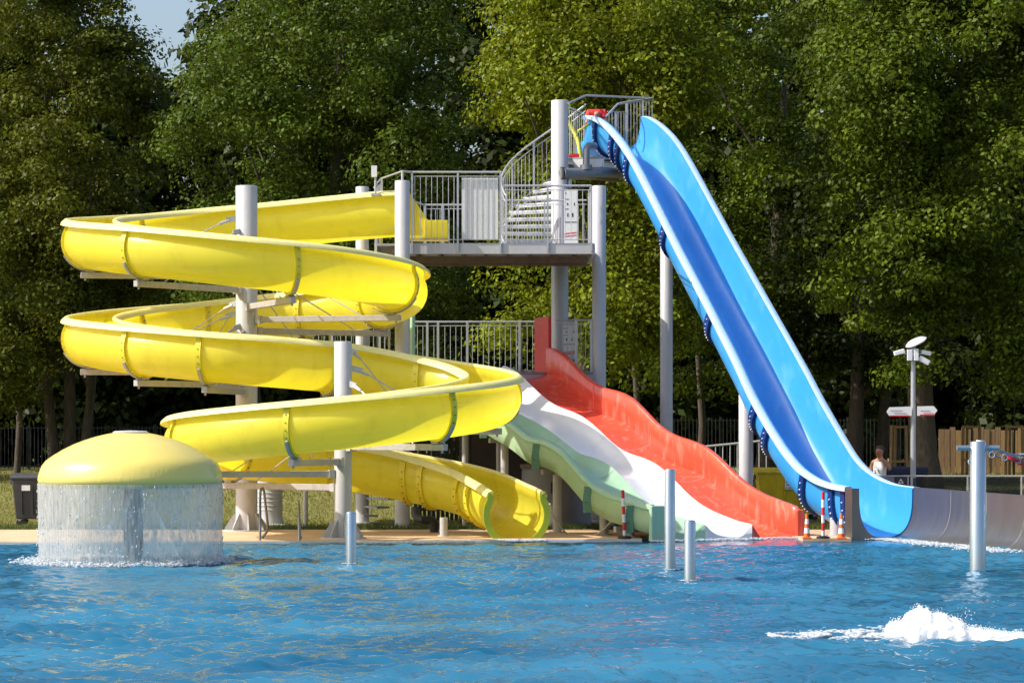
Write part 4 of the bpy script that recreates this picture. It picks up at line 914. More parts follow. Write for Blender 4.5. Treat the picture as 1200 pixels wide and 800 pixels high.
def curtain_mat():
    m = bpy.data.materials.new('falling_water'); m.use_nodes = True; nt = m.node_tree; N = nt.nodes; L = nt.links
    for n in list(N): N.remove(n)
    out = N.new('ShaderNodeOutputMaterial'); tr = N.new('ShaderNodeBsdfTransparent'); df = N.new('ShaderNodeBsdfDiffuse'); gl = N.new('ShaderNodeBsdfGlossy'); tl = N.new('ShaderNodeBsdfTranslucent')
    tr.inputs[0].default_value = (0.90, 0.94, 0.96, 1); df.inputs[0].default_value = (0.95, 0.96, 0.96, 1); tl.inputs[0].default_value = (0.95, 0.96, 0.96, 1); gl.inputs['Roughness'].default_value = 0.12
    tc = N.new('ShaderNodeTexCoord'); sp = N.new('ShaderNodeSeparateXYZ'); L.new(tc.outputs['Object'], sp.inputs[0])
    def nz(scale, st, det=5):
        mp = N.new('ShaderNodeMapping'); mp.inputs['Scale'].default_value = st; L.new(tc.outputs['Object'], mp.inputs[0])
        n = N.new('ShaderNodeTexNoise'); n.inputs['Scale'].default_value = scale; n.inputs['Detail'].default_value = det; n.inputs['Roughness'].default_value = 0.65; L.new(mp.outputs[0], n.inputs[0]); return n.outputs[0]
    fine = nz(26, (1, 1, 0.10)); blot = nz(11, (1, 1, 0.45), 6); wid = nz(1.7, (1, 1, 0.5), 2)
    r1 = N.new('ShaderNodeMapRange'); r1.inputs[1].default_value = 0.36; r1.inputs[2].default_value = 0.70; r1.inputs[3].default_value = 0.30; r1.inputs[4].default_value = 0.84; L.new(fine, r1.inputs[0])
    r2 = N.new('ShaderNodeMapRange'); r2.inputs[1].default_value = 0.55; r2.inputs[2].default_value = 0.66; r2.inputs[3].default_value = 0.0; r2.inputs[4].default_value = 0.7; L.new(blot, r2.inputs[0])
    r3 = N.new('ShaderNodeMapRange'); r3.inputs[1].default_value = 0.42; r3.inputs[2].default_value = 0.6; L.new(wid, r3.inputs[0])
    mu = N.new('ShaderNodeMath'); mu.operation = 'MULTIPLY'; L.new(r2.outputs[0], mu.inputs[0]); L.new(r3.outputs[0], mu.inputs[1])
    ad = N.new('ShaderNodeMath'); ad.operation = 'ADD'; ad.use_clamp = True; L.new(r1.outputs[0], ad.inputs[0]); L.new(mu.outputs[0], ad.inputs[1])
    bp = N.new('ShaderNodeBump'); bp.inputs['Strength'].default_value = 0.6; bp.inputs['Distance'].default_value = 0.02; L.new(fine, bp.inputs['Height']); L.new(bp.outputs[0], gl.inputs['Normal'])
    m1 = N.new('ShaderNodeMixShader'); m1.inputs[0].default_value = 0.5; L.new(df.outputs[0], m1.inputs[1]); L.new(tl.outputs[0], m1.inputs[2])
    m2 = N.new('ShaderNodeMixShader'); m2.inputs[0].default_value = 0.35; L.new(m1.outputs[0], m2.inputs[1]); L.new(gl.outputs[0], m2.inputs[2])
    m3 = N.new('ShaderNodeMixShader'); L.new(ad.outputs[0], m3.inputs[0]); L.new(tr.outputs[0], m3.inputs[1]); L.new(m2.outputs[0], m3.inputs[2])
    L.new(m3.outputs[0], out.inputs[0]); return m
M['curtain'] = curtain_mat()
b = MB(); rows = []; NA = 220
for j in range(16):
    z = zr - 0.01 - (zr + 0.02) * j / 15; row = []
    for k in range(NA):
        a = 2 * math.pi * k / NA; rr = 1.60 + 0.012 * (j / 15) * math.sin(9 * a + 1) + 0.02 * (j / 15) * (mnoise.noise(Vector((a * 9, j * .4, 2)))) - 0.02 * j / 15
        row.append((MX + rr * math.cos(a), MY + rr * math.sin(a), z))
    rows.append(row)
b.rows(rows, closed=True); b.build('water_curtain', M['curtain'], mush, ang=180)

M['foam'] = mat('foam', (0.93, 0.94, 0.95), 0.9, var=0.02, vscale=20, transl=0.55, tcol=(0.8, 0.85, 0.9), bump=0.6, bscale=40)
M['froth'] = mat('soft_froth', (0.95, 0.96, 0.97), 0.9, var=0.01, vscale=10, bump=0.25, bscale=22)
_p = M['froth'].node_tree.nodes['Principled BSDF']; _p.inputs['Subsurface Weight'].default_value = 1.0; _p.inputs['Subsurface Radius'].default_value = (1, 1, 1); _p.inputs['Subsurface Scale'].default_value = 0.12
M['foam_blue'] = mat('thin_foam', (0.62, 0.74, 0.82), 0.4, var=0.14, vscale=9, bump=0.6, bscale=30)
def blob_cloud(name, parent, pts, m, loc=None, lumps=1):
    """many small irregular drops and clots of foam, joined: nobody could count them"""
    rng = np.random.default_rng(len(pts)); ico = bmesh_ico(); ico2 = bmesh_ico(3); V = []; Fs = []; n = 0
    for (x, y, z, r, fx, fz) in pts:
        ic = ico2 if r > .018 else ico; v = ic[0] * (r * (1 + (0.07 if r > .018 else 0.2) * rng.normal(size=(len(ic[0]), 1)))) * np.array([fx, 1, fz]); V.append(v + np.array([x, y, z])); Fs.append(ic[1] + n); n += len(v)
    o = np_mesh(name, np.concatenate(V), np.concatenate(Fs), m, parent, smooth=True, kind='stuff')
    return o
import bmesh
def bmesh_ico(sub=1):
    bm = bmesh.new(); bmesh.ops.create_icosphere(bm, subdivisions=sub, radius=1.0); bm.verts.ensure_lookup_table()
    v = np.array([q.co[:] for q in bm.verts]); f = np.array([[q.index for q in fc.verts] for fc in bm.faces]); bm.free(); return v, f
rf = random.Random(5); pts = []
for k in range(3600):
    a = rf.uniform(0, 6.283); rr = 1.60 + rf.gauss(0.02, 0.06) + (0.45 * rf.random() ** 4 if math.cos(a) < -.2 else 0.15 * rf.random() ** 4); h = abs(rf.gauss(0, .028))
    pts.append((MX + rr * math.cos(a), MY + rr * math.sin(a), 0.01 + h * 1.3, rf.uniform(.005, .016), rf.uniform(1, 2.5), rf.uniform(.4, 1.0)))
for k in range(420):
    a = rf.uniform(math.pi * .75, math.pi * 2.1); zz = rf.random() ** 1.6 * (zr - .05)
    pts.append((MX + (1.60 + abs(rf.gauss(0, .012))) * math.cos(a), MY + (1.60 + abs(rf.gauss(0, .012))) * math.sin(a), zz, rf.uniform(.003, .009), 1, rf.uniform(1.5, 4)))
tag(blob_cloud('splash_ring', None, pts, M['foam']), 'white splash where the water curtain of the mushroom meets the pool', None)

# bubbling jet
pts = []; hx = [PX(q, 31.6) for q in (1035, 1042, 1055, 1070, 1085, 1100, 1120, 1140, 1165, 1200, 1250)]
hz = [0.04, 0.17, 0.29, 0.39, 0.41, 0.34, 0.26, 0.17, 0.10, 0.06, 0.02]
def jet_h(x): return float(np.interp(x, hx, hz)) * (0.92 + 0.22 * mnoise.noise(Vector((x * 7, 0, 1))) + 0.12 * mnoise.noise(Vector((x * 22, 0, 5))))
b = MB(); rows = []
for i in range(321):
    x = hx[0] + (hx[-1] - hx[0]) * i / 320; H = max(0.012, jet_h(x)); row = []
    for k in range(121):
        t = -1 + 2 * k / 120; prof_ = max(0, 1 - abs(t) ** 2.0) ** 0.55; y_ = t * 0.5
        bil = 0
        for o_, (f_, a_) in enumerate(((5, .9), (11, .5), (24, .28), (50, .15))): bil += a_ * (0.5 - abs(mnoise.noise(Vector((x * f_, y_ * f_, 7 * o_ + H * 3)))))
        z_ = -0.03 + H * prof_ * (0.72 + 0.34 * bil) + 0.010 * mnoise.noise(Vector((x * 60, y_ * 60, 0)))
        row.append((x + 0.035 * mnoise.noise(Vector((x * 14, z_ * 14, 4))), 31.6 + t * (0.30 + 0.30 * H) * (1 + 0.25 * mnoise.noise(Vector((x * 8, 1, 1)))), z_))
    rows.append(row)
b.rows(rows); jet = thing('bubbling_jet', 'white foaming mound of water bubbling up in the pool', 'water jet', (PX(1085, 31.6), 31.6, 0)); b.build('foam_mound', M['froth'], jet, ang=180)
for k in range(1500):
    x = rf.uniform(hx[0], hx[-2]); t = rf.uniform(-1, 1); H = jet_h(x); z = H * max(0, 1 - abs(t) ** 2.2) ** .6
    pts.append((x, 31.6 + t * (.34 + .25 * H), z * rf.uniform(.75, .98) + .03 * rf.random() ** 8, rf.uniform(.002, .0065), 1.1, 1))
for k in range(24):
    x = PX(rf.gauss(1130, 8), 31.6); pts.append((x, 31.6, abs(rf.gauss(.24, .06)), rf.uniform(.003, .008), 1, 1))
o = blob_cloud('spray', jet, pts, M['foam'])
pts = []
for k in range(4200):
    u = rf.random(); px = 900 + 150 * u if rf.random() < .75 else rf.uniform(1050, 1215); Y = 31.7 + rf.gauss(0, .14 + .30 * u)
    if mnoise.noise(Vector((PX(px, 31.7) * 4, Y * 2.5, 0))) < -.08 * (1.6 - u): continue
    pts.append((PX(px, 31.7), Y, 0.022 + rf.uniform(0, .03) * u, rf.uniform(.004, .012) * (.5 + .7 * u), rf.uniform(1.5, 5), .6))
tag(blob_cloud('foam_trail', None, pts, M['foam']), 'white foam drifting out from the bubbling jet', None)
# foam below the slide ends and along the near rim
def strip(name, label, pts_px, width, n, mk='foam', rad=(.005, .015)):
    pts = []
    for k in range(n):
        t = rf.random() * (len(pts_px) - 1); i = int(t); f_ = t - i; a, c = pts_px[i], pts_px[min(i + 1, len(pts_px) - 1)]
        px = a[0] + (c[0] - a[0]) * f_; Y = a[1] + (c[1] - a[1]) * f_ + rf.gauss(0, width); pts.append((PX(px, Y), Y, rf.uniform(0.01, .045), rf.uniform(*rad), rf.uniform(1, 4), .7))
    return tag(blob_cloud(name, None, pts, M[mk]), label)
strip('rim_foam', 'white overflow foam along the pool edge by the shorter column', [(415, 58.0), (450, 57.8), (500, 57.8), (555, 58.2)], 0.16, 3600)
strip('exit_splash', 'white water at the mouth of the yellow slide', [(585, 59.0), (606, 58.8), (640, 58.95)], 0.10, 1200)
strip('lane_splash', 'thin line of foam where the green, white and red lanes enter the pool', [(762, 58.5), (850, 59.4), (938, 60.5)], 0.07, 900)
pts = []
for k in range(3600):
    s_ = 7.5 * rf.random() ** 1.3; p = J + d2 * (s_ - .3) + w2 * (0.62 + rf.gauss(0, .10 + .10 * math.exp(-s_)) - .12 * s_ * rf.random() ** 3)
    if mnoise.noise(Vector((p.x * 3, p.y * 2, 0))) < -.25: continue
    pts.append((p.x, p.y, rf.uniform(.003, .03), rf.uniform(.005, .016), rf.uniform(1, 3), .7))
tag(blob_cloud('trough_foam', None, pts, M['foam']), 'white foam running along the foot of the steel trough')
# ------------------------------------------------------------------ bollards, posts and rails in the pool
def bollard(px, yt, yb, wpx, label):
    Y = F * EYE / (yb - HZ); r = wpx * Y / F / 2; X = PX(px, Y); z = PZ(yt, Y)
    t = thing('bollard', label, 'bollard', (X, Y, 0))
    MB().lathe([(r, -.4), (r, z - .02), (r - .008, z)], (X, Y, 0), 32).build('tube', M['bollard'], t, ang=50)
    MB().lathe([(r * .82, z + .001), (r * .8, z + .012), (0, z + .014)], (X, Y, 0), 24).build('cap', M['bollard'], t, ang=50)
    pts = []
    for k in range(70):
        a = rf.uniform(0, 6.28); q = r + abs(rf.gauss(.02, .03)); pts.append((X + q * math.cos(a), Y + q * math.sin(a), .01, rf.uniform(.004, .011), 2, .5))
    blob_cloud('waterline_foam', t, pts, M['foam'])
    return t
bollard(411.3, 600, 660, 12.5, 'short grey tube bollard in the water in front of the shorter spiral column')
bollard(785, 550, 667, 12.5, 'taller of the two grey tube bollards in the water before the white lane')
bollard(808.5, 610, 680, 13.5, 'shorter of the two grey tube bollards in the water before the white lane')
TY = F * EYE / (668 - HZ); tp = thing('crossbar_post', 'steel post with a crossbar and ropes standing in the pool before the trough', 'post', (PX(1146, TY), TY, 0))
X = PX(1146, TY); MB().lathe([(.133, -.4), (.133, PZ(518, TY)), (.12, PZ(517, TY))], (X, TY, 0), 32).build('tube', M['bollard'], tp, ang=50)
MB().tube((PX(1121, TY), TY - .02, PZ(524.5, TY)), (PX(1171, TY), TY + .02, PZ(524.5, TY)), .042, n=16).build('crossbar', M['bollard'], tp)
MB().tube((PX(1150, TY), TY + .1, PZ(519, TY)), (PX(1150, TY), TY + .1, PZ(515.5, TY)), .07, n=16).build('pulley_housing', M['white_board'], tp)
MB().path([(PX(1138, TY) + .045 * math.cos(a), TY, PZ(541, TY) + .05 * math.sin(a)) for a in np.linspace(0, 5.9, 14)], .011, 6, closed=True).build('ring', M['galv'], tp)
# second post of the rope crossing, beyond the view
X2 = PX(1330, 47); tp2 = thing('crossbar_post', 'steel crossbar post at the far end of the red rope crossing', 'post', (X2, 47, 0))
MB().lathe([(.133, -.4), (.133, 1.95), (.12, 1.97)], (X2, 47, 0), 32).build('tube', M['bollard'], tp2, ang=50)
MB().tube((X2 - .35, 47, 1.8), (X2 + .35, 47, 1.8), .042, n=16).build('crossbar', M['bollard'], tp2)
rp = thing('rope_crossing', 'red webbing and blue grey ropes strung from the crossbar post over the water', 'rope', P(1172, 525, TY))
A1 = P(1171, 525, TY); 
for (y1, r, mk, nm, sag) in ((532, .014, 'rope_blue', 'rope', .05), (536, .016, 'rope_blue', 'rope', .1), (541, .022, 'rope_red', 'webbing', .16), (545, .016, 'rope_red', 'webbing', .22)):
    e_ = Vector((X2 - .2, 47, 1.75 - sag)); mid = A1.lerp(e_, .5) - Vector((0, 0, sag + .12)); q1 = P(1200, y1, 48.6)
    MB().path(spline([A1 - Vector((0, 0, .02 + sag * .2)) if mk != 'rope_red' else P(1180, 532 + (y1 - 541), 48.3), P(1188, (527 + y1) / 2 + 3, 48.3), q1, P(1250, y1 + 5, 48), e_], .1), r, 8).build(nm, M[mk], rp)
for k in range(7):
    p = P(1155 + k * 7.5, 529 + k * 1.6 + (k % 2) * 2, 48.4); MB().path([p + Vector((.05 * math.cos(a), 0, .05 * math.sin(a))) for a in np.linspace(0, 5.8, 10)], .012, 6, closed=True).build('knot', M['rope_blue'] if k % 2 else M['dark_steel'], rp)
# pool ladder rails
lr = thing('ladder_rail', 'curved stainless grab rail of the pool steps beneath the yellow spiral', 'handrail', P(305, 634, 58.6))
MB().path(spline([P(304.5, 640, 58.4), P(305, 610, 58.5), P(305, 580, 58.5), P(306.5, 572.5, 58.6), P(309, 574, 58.7), P(311, 590, 58.9), P(313.5, 612, 59.1), P(313, 622, 59.2), P(308, 629, 59.3), P(306.5, 636, 59.3)], .05), .027, 10).build('rail', M['stainless'], lr)
lr = thing('ladder_rail', 'straight end-on stainless grab rail beside the foot of the shorter column', 'handrail', P(351, 634, 58.6))
MB().path([P(351, 640, 58.4), P(350.7, 612, 58.6), P(350.3, 590, 58.7), P(350.2, 586.5, 58.8)], [.04, .036, .024, .018], 10).build('rail', M['stainless'], lr)
MB().path([P(352.5, 640, 59.2), P(352.3, 628, 59.2)], .03, 10).build('foot', M['stainless'], lr)

# ------------------------------------------------------------------ cones, marker poles, bins
def cone(px, yb, yt, wpx, label):
    Y = F * (EYE - .05) / (yb - HZ); X = PX(px, Y); H = (yb - yt) * Y / F; w = wpx * Y / F
    t = thing('traffic_cone', label, 'traffic cone', (X, Y, .05)); b = MB().box((X, Y, .07), (w, w, .04)); bevel(b.build('base', M['orange'], t, smooth=False), .01)
    zs_ = [0, .16, .38, .55, .76, 1.0]; r0, r1 = w * .38, .025
    for k in range(5):
        z0, z1 = .09 + (H - .04) * zs_[k], .09 + (H - .04) * zs_[k + 1]; q0, q1 = r0 + (r1 - r0) * zs_[k], r0 + (r1 - r0) * zs_[k + 1]
        s = MB().lathe([(q0, z0), (q1, z1)], (X, Y, .0), 20).build('sleeve' if k % 2 else 'body', M['white_plastic'] if k % 2 else M['orange'], t, ang=50)
cone(945.5, 631, 601, 10, 'orange and white traffic cone tight beside the red lane wall')
cone(986, 631.5, 601, 11, 'orange and white traffic cone beside the steel end of the blue slide')
def pole(px, yb, yt, label, lean=0):
    Y = F * (EYE - .05) / (yb - HZ) if yb < 640 else 59; X = PX(px, Y); t = thing('marker_pole', label, 'marker pole', (X, Y, .05)); H = PZ(yt, Y) - .05; n = 6
    for k in range(n): MB().tube((X + lean * k / n, Y, .05 + H * k / n), (X + lean * (k + 1) / n, Y, .05 + H * (k + 1) / n), .035, n=12).build('band', M['white_plastic'] if k % 2 == 0 else M['sign_red'], t)
    MB().lathe([(.14, 0), (.14, .04), (.04, .06)], (X, Y, .05), 18).build('foot', M['black'], t, ang=50)
pole(964.5, 630.5, 576, 'thin red and white marker pole standing between the two cones')
pole(732, 630.5, 574, 'thin red and white marker pole by the end of the green slide', -.04)
def bin_(x, y, w, d, h, body, lid, label, sticker=None, z0=.05, nm='waste_container'):
    t = thing(nm, label, 'waste bin', (x, y, z0)); b = MB(); W, D = w / 2, d / 2
    rows = [[(x - W * k, y - D * k, z0 + zz), (x + W * k, y - D * k, z0 + zz), (x + W * k, y + D * k, z0 + zz), (x - W * k, y + D * k, z0 + zz)] for k, zz in ((.82, .16), (.84, .2), (.97, h * .86), (1.0, h * .88), (1.0, h * .91))]
    b.rows(rows, closed=True); b.add(rows[0], [(3, 2, 1, 0)]); b.add(rows[-1], [(0, 1, 2, 3)]); bevel(b.build('body', body, t, smooth=False), .03, 3)
    l = MB(); n = 8; rows = [[(x - W * 1.03, y + D * 1.04 * math.cos(math.pi * k / n), z0 + h * .91 + h * .09 * math.sin(math.pi * k / n) ** .6), (x + W * 1.03, y + D * 1.04 * math.cos(math.pi * k / n), z0 + h * .91 + h * .09 * math.sin(math.pi * k / n) ** .6)] for k in range(n + 1)]
    l.rows(rows); l.add([r[0] for r in rows], [tuple(range(n + 1))]); l.add([r[1] for r in rows], [tuple(range(n + 1))[::-1]]); l.build('lid', lid, t, ang=30)
    for sx in (-1, 1):
        MB().tube((x + sx * W * .7, y - D * .72 - .03, z0 + .08), (x + sx * W * .7, y - D * .72 + .03, z0 + .08), .08, n=14).build('wheel', M['black'], t)
        MB().tube((x + sx * W * .7, y + D * .72 - .03, z0 + .08), (x + sx * W * .7, y + D * .72 + .03, z0 + .08), .08, n=14).build('wheel', M['black'], t)
        MB().box((x + sx * W * .7, y - D * .72, z0 + .15), (.07, .07, .08)).build('castor_fork', M['galv'], t, smooth=False)
        MB().box((x + sx * (W + .03), y - D * .3, z0 + h * .82), (.06, .1, .12)).build('lifting_lug', M['dark_steel'], t, smooth=False)
    for k in range(4): MB().box((x - W * .6 + k * W * .4, y - D * .94, z0 + h * .5), (.03, .03, h * .55), rot=Matrix.Rotation(R(4), 3, 'X')).build('rib', body, t, smooth=False)
    if sticker: MB().box((x + sticker[0], y - D - .012, z0 + h * sticker[1]), (sticker[2], .008, sticker[3])).build('sticker', M['white_board'], t, smooth=False)
    return t
by = 67.6; bin_(PX(48, by), by, 1.26, 1.0, 1.24, M['bin_grey'], M['bin_grey'], 'dark grey wheeled waste container on the grass behind the mushroom', (-.27, .72, .2, .13))
by = 71.5; bx_ = PX(925, by); t = bin_(bx_, by, 1.7, 1.1, 1.32, M['bin_yellow'], M['bin_yellow'], 'yellow wheeled waste container behind the blue slide', None)
MB().box((PX(927, 70.9), 70.93, 1.0), (.3, .01, .34)).build('sticker', M['white_board'], t, smooth=False)
b = MB()
for k in range(4): b.box((PX(927, 70.9), 70.92, 1.08 - k * .07), (.24, .006, .012))
b.build('print_lines', M['ink'], t, smooth=False)

# ------------------------------------------------------------------ lamp post with floodlights and direction signs
LY = 66.8; lx = PX(1070, LY); lamp = thing('lamp_post', 'tall grey lamp post with a tilted disc head, floodlights and sign boards', 'lamp post', (lx, LY, .05))
MB().path([(lx, LY, .05), (lx, LY, 1.2), (lx, LY, PZ(404, LY))], [.075, .065, .05], 16).build('pole', M['galv'], lamp)
hd = MB(); hd.lathe([(0, 0), (.10, -.03), (.24, 0), (.27, .03), (.20, .08), (0, .12)], (0, 0, 0), 28); rm = Matrix.Rotation(R(-26), 3, 'Y') @ Matrix.Rotation(R(12), 3, 'X'); c0 = P(1074, 402, LY)
hd.v = [tuple(c0 + rm @ Vector(v)) for v in hd.v]; hd.build('lamp_head', M['steel_paint'], lamp, ang=50)
for (ax, ay, bx2, by2, w) in ((1047.5, 414.5, 1060, 411, .11), (1080, 412, 1091, 414.5, .10), (1077, 419, 1089, 425.5, .13)):
    fl = MB().beam(P(ax, ay, LY - .1), P(bx2, by2, LY - .1), .11, w).build('floodlight', M['white_plastic'], lamp, smooth=False); bevel(fl, .02)
    MB().beam(P((ax + bx2) / 2, (ay + by2) / 2, LY - .1), P(1069, 416, LY), .03, .03).build('bracket', M['galv'], fl, smooth=False)
bevel(MB().box(P(1066, 416, LY - .13), (.12, .1, .26)).build('junction_box', M['white_board'], lamp, smooth=False), .01)
bevel(MB().box(P(1073.5, 415.5, LY - .13), (.11, .1, .28)).build('junction_box', M['white_plastic'], lamp, smooth=False), .01)
for pts_, lab in (([(1068.5, 476), (1042.5, 477), (1039, 482.5), (1042.5, 488), (1068.5, 487)], 'arrow board pointing away from the lamp towards the slides'), ([(1075, 476), (1094, 475.5), (1098.5, 480.5), (1094.5, 486), (1075, 487)], 'arrow board pointing away from the slides')):
    b = MB(); q = [P(x, y, LY - .1) for x, y in pts_]; n = len(q); b.add(q + [p + Vector((0, .03, 0)) for p in q], [tuple(range(n)), tuple(range(2 * n - 1, n - 1, -1))] + [(i, n + i, n + (i + 1) % n, (i + 1) % n) for i in range(n)])
    s = b.build('sign_board', M['white_plastic'], lamp, smooth=False); s['label'] = lab
    xs_ = sorted(x for x, y in pts_); x0_, x1_ = xs_[1], xs_[-1] if xs_[0] > 1060 else xs_[-1]
    r_ = MB(); yb = max(y for x, y in pts_); r_.box(P((xs_[0] + xs_[-1]) / 2, yb - .9, LY - .105), ((xs_[-1] - xs_[0] - 6) * LY / F, .006, .03)); r_.build('red_stripe', M['sign_red'], s, smooth=False)
    g = MB()
    for yy, x_a, x_b in ((481, .15, .62), (484, .3, .8)):
        g.box(P(xs_[0] + (xs_[-1] - xs_[0]) * (x_a + x_b) / 2, yy, LY - .105), ((xs_[-1] - xs_[0]) * (x_b - x_a) * LY / F, .005, .012))
    g.build('print_lines', M['arm_steel'], s, smooth=False)

# ------------------------------------------------------------------ fences
def picket_fence(px0, px1, Y, ytop, label, n, seed=0, group=None, gap=None):
    x0, x1 = PX(px0, Y), PX(px1, Y); zg = ground_z(0, Y); h = PZ(ytop, Y) - zg
    t = thing('metal_fence', label, 'fence', ((x0 + x1) / 2, Y, zg), group)
    MB().box(((x0 + x1) / 2, Y, zg + h - .08), (x1 - x0, .03, .04)).box(((x0 + x1) / 2, Y, zg + .15), (x1 - x0, .03, .04)).build('rail', M['fence_metal'], t, smooth=False)
    me = unit_box('picket', (.028, .02, h - .04), M['fence_metal']); pm_ = unit_box('post', (.07, .07, h + .05), M['fence_metal'])
    for k in range(n): link('picket', me, t, (x0 + (k + .5) * (x1 - x0) / n, Y - .03, zg + .04))
    for k in range(int((x1 - x0) / 2.5) + 1): link('post', pm_, t, (x0 + k * 2.5, Y + .05, zg))
picket_fence(-40, 230, 113, 499, 'dark metal picket fence in the shade behind the mushroom', 62)
picket_fence(440, 560, 113, 500, 'dark metal picket fence behind the plant room gate', 26)
picket_fence(770, 1062, 112, 490, 'dark metal picket fence behind the blue slide and the man', 66)
fn = thing('hoop_fence', 'low grey railing in front of the dark fence beside the lower blue slide post', 'fence', (PX(850, 80), 80, ground_z(0, 80)))
MB().path([P(825, 523, 80), P(866, 519, 80), P(905, 515, 80)], .03, 8).build('rail', M['galv'], fn)
for k in range(9): MB().path([P(830 + k * 8.5, 523 - k * .9, 80), P(830 + k * 8.5, 590, 80)], .015, 6).build('picket', M['galv'], fn)
# timber fence
wf = thing('timber_fence', 'pale close-boarded timber fence at the back of the lawn beyond the crossbar post', 'fence', (PX(1160, 108), 108, ground_z(0, 108)))
rw_ = random.Random(3); x = PX(1100, 108); k = 0
pl = [unit_box('plank', (.20, .025, 1.62 + .04 * q), M['timber2' if q % 2 else 'timber']) for q in range(4)]
while x < PX(1330, 108):
    link('plank', pl[rw_.randrange(4)], wf, (x + .1, 108 + rw_.uniform(-.02, .02), ground_z(0, 108) + .02)); x += .215
for zz in (.4, 1.3): MB().box((PX(1215, 108), 108.06, ground_z(0, 108) + zz), (PX(1330, 108) - PX(1100, 108), .05, .08)).build('rail', M['timber'], wf, smooth=False)
# tree stakes
def stakes(px, Y, yt, wpx, label):
    X = PX(px, Y); zg = ground_z(X, Y); zt_ = PZ(yt, Y); w = wpx * Y / F / 2
    t = thing('tree_stakes', label, 'tree guard', (X, Y, zg))
    cs = [(-w, -w * .6), (-w * .35, w * .7), (w, 0)]
    for cx, cy in cs: MB().tube((X + cx * 1.08, Y + cy * 1.08, zg - .05), (X + cx * .95, Y + cy * .95, zt_), .048, n=10).build('stake', M['timber'], t)
    for f_ in (.97, .38, .08):
        for i in range(3):
            a, c = cs[i], cs[(i + 1) % 3]; z = zg + (zt_ - zg) * f_
            if f_ < .9 and i == 1: continue
            MB().beam((X + a[0], Y + a[1], z), (X + c[0], Y + c[1], z), .03, .08).build('rail', M['timber'], t, smooth=False)
    s = thing('sapling', 'thin young tree trunk tied inside ' + label.replace('timber stakes', 'the stakes'), 'tree', (X, Y, zg))
    MB().path([(X, Y, zg), (X + .03, Y, zg + 2), (X, Y, zg + 3.6)], [.04, .03, .015], 8).build('trunk', M['bark'], s)
    leaf_crown(s, [(X, Y, zg + 3.5, .5, .5, .9)], 14, 60, .12, M['leaf_green'], int(px))[0]['kind'] = 'stuff'
stakes(1053, 98, 498, 19, 'timber stakes standing in shade just behind the man')
stakes(1138, 100, 498, 21, 'timber stakes seen behind the crossbar post')
stakes(1188, 100, 498, 20, 'timber stakes seen above the red webbing')
# low glazed barrier by the trough
BYY = 66.0
gb = thing('glass_barrier', 'low barrier of dark glass panes with a thin rail behind the steel trough', 'barrier', (PX(1110, BYY), BYY, .05))
zt_ = PZ(557.5, BYY); MB().tube((PX(1018, BYY), BYY, zt_), (PX(1290, BYY), BYY, zt_), .018, n=8).build('rail', M['galv'], gb)
glassm = bpy.data.materials.new('dark_glass'); glassm.use_nodes = True; nn = glassm.node_tree.nodes; ll = glassm.node_tree.links
tb = nn.new('ShaderNodeBsdfTransparent'); tb.inputs[0].default_value = (.42, .43, .44, 1); gg = nn.new('ShaderNodeBsdfGlossy'); gg.inputs['Roughness'].default_value = .08; mxs = nn.new('ShaderNodeMixShader'); mxs.inputs[0].default_value = .06
ll.new(tb.outputs[0], mxs.inputs[1]); ll.new(gg.outputs[0], mxs.inputs[2]); ll.new(mxs.outputs[0], nn['Material Output'].inputs[0])
bxs = [1020, 1066, 1136, 1199, 1262]
for k, px in enumerate(bxs[1:]):
    for d in (-2.2, 2.2): MB().box((PX(px + d, BYY), BYY, (zt_ + .05) / 2), (.035, .035, zt_ - .07)).build('post', M['galv'], gb, smooth=False)
for a, c in zip(bxs[1:-1], bxs[2:]): MB().box((PX((a + c) / 2, BYY), BYY, zt_ / 2 + .05), (PX(c - 4, BYY) - PX(a + 4, BYY), .012, zt_ - .18)).build('pane', glassm, gb, smooth=False)
MB().box((PX(1034, BYY), BYY, zt_ / 2 + .05), (PX(1048, BYY) - PX(1020, BYY), .02, zt_ - .14)).build('panel', M['tank'], gb, smooth=False)
sg = MB().box((PX(1056.5, BYY), BYY - .01, zt_ - .17), (.27, .02, .30)).build('sign_plate', M['ink'], gb, smooth=False); sg['label'] = 'dark plate with a white warning triangle'
tri = MB(); c = Vector((PX(1055.5, BYY), BYY - .024, zt_ - .13)); rr = .075
o3 = [c + Vector((rr * math.cos(a), 0, rr * math.sin(a))) for a in (R(90), R(210), R(330))]; i3 = [c + (p - c) * .55 for p in o3]
tri.add(o3 + i3, [(0, 1, 4, 3), (1, 2, 5, 4), (2, 0, 3, 5)]); tri.build('triangle', M['white_board'], sg, smooth=False)
nb_ = thing('navy_bench', 'dark navy covered bench box behind the man and the lamp post', 'bench', (PX(1060, 74), 74, .05))
bevel(MB().box((PX(1060, 74), 74, .62), (.95, .6, 1.0)).build('body', M['navy_box'], nb_, smooth=False), .03); bevel(MB().box((PX(1060, 74), 74, 1.24), (1.15, .7, .22)).build('lid', M['navy_box'], nb_, smooth=False), .05)

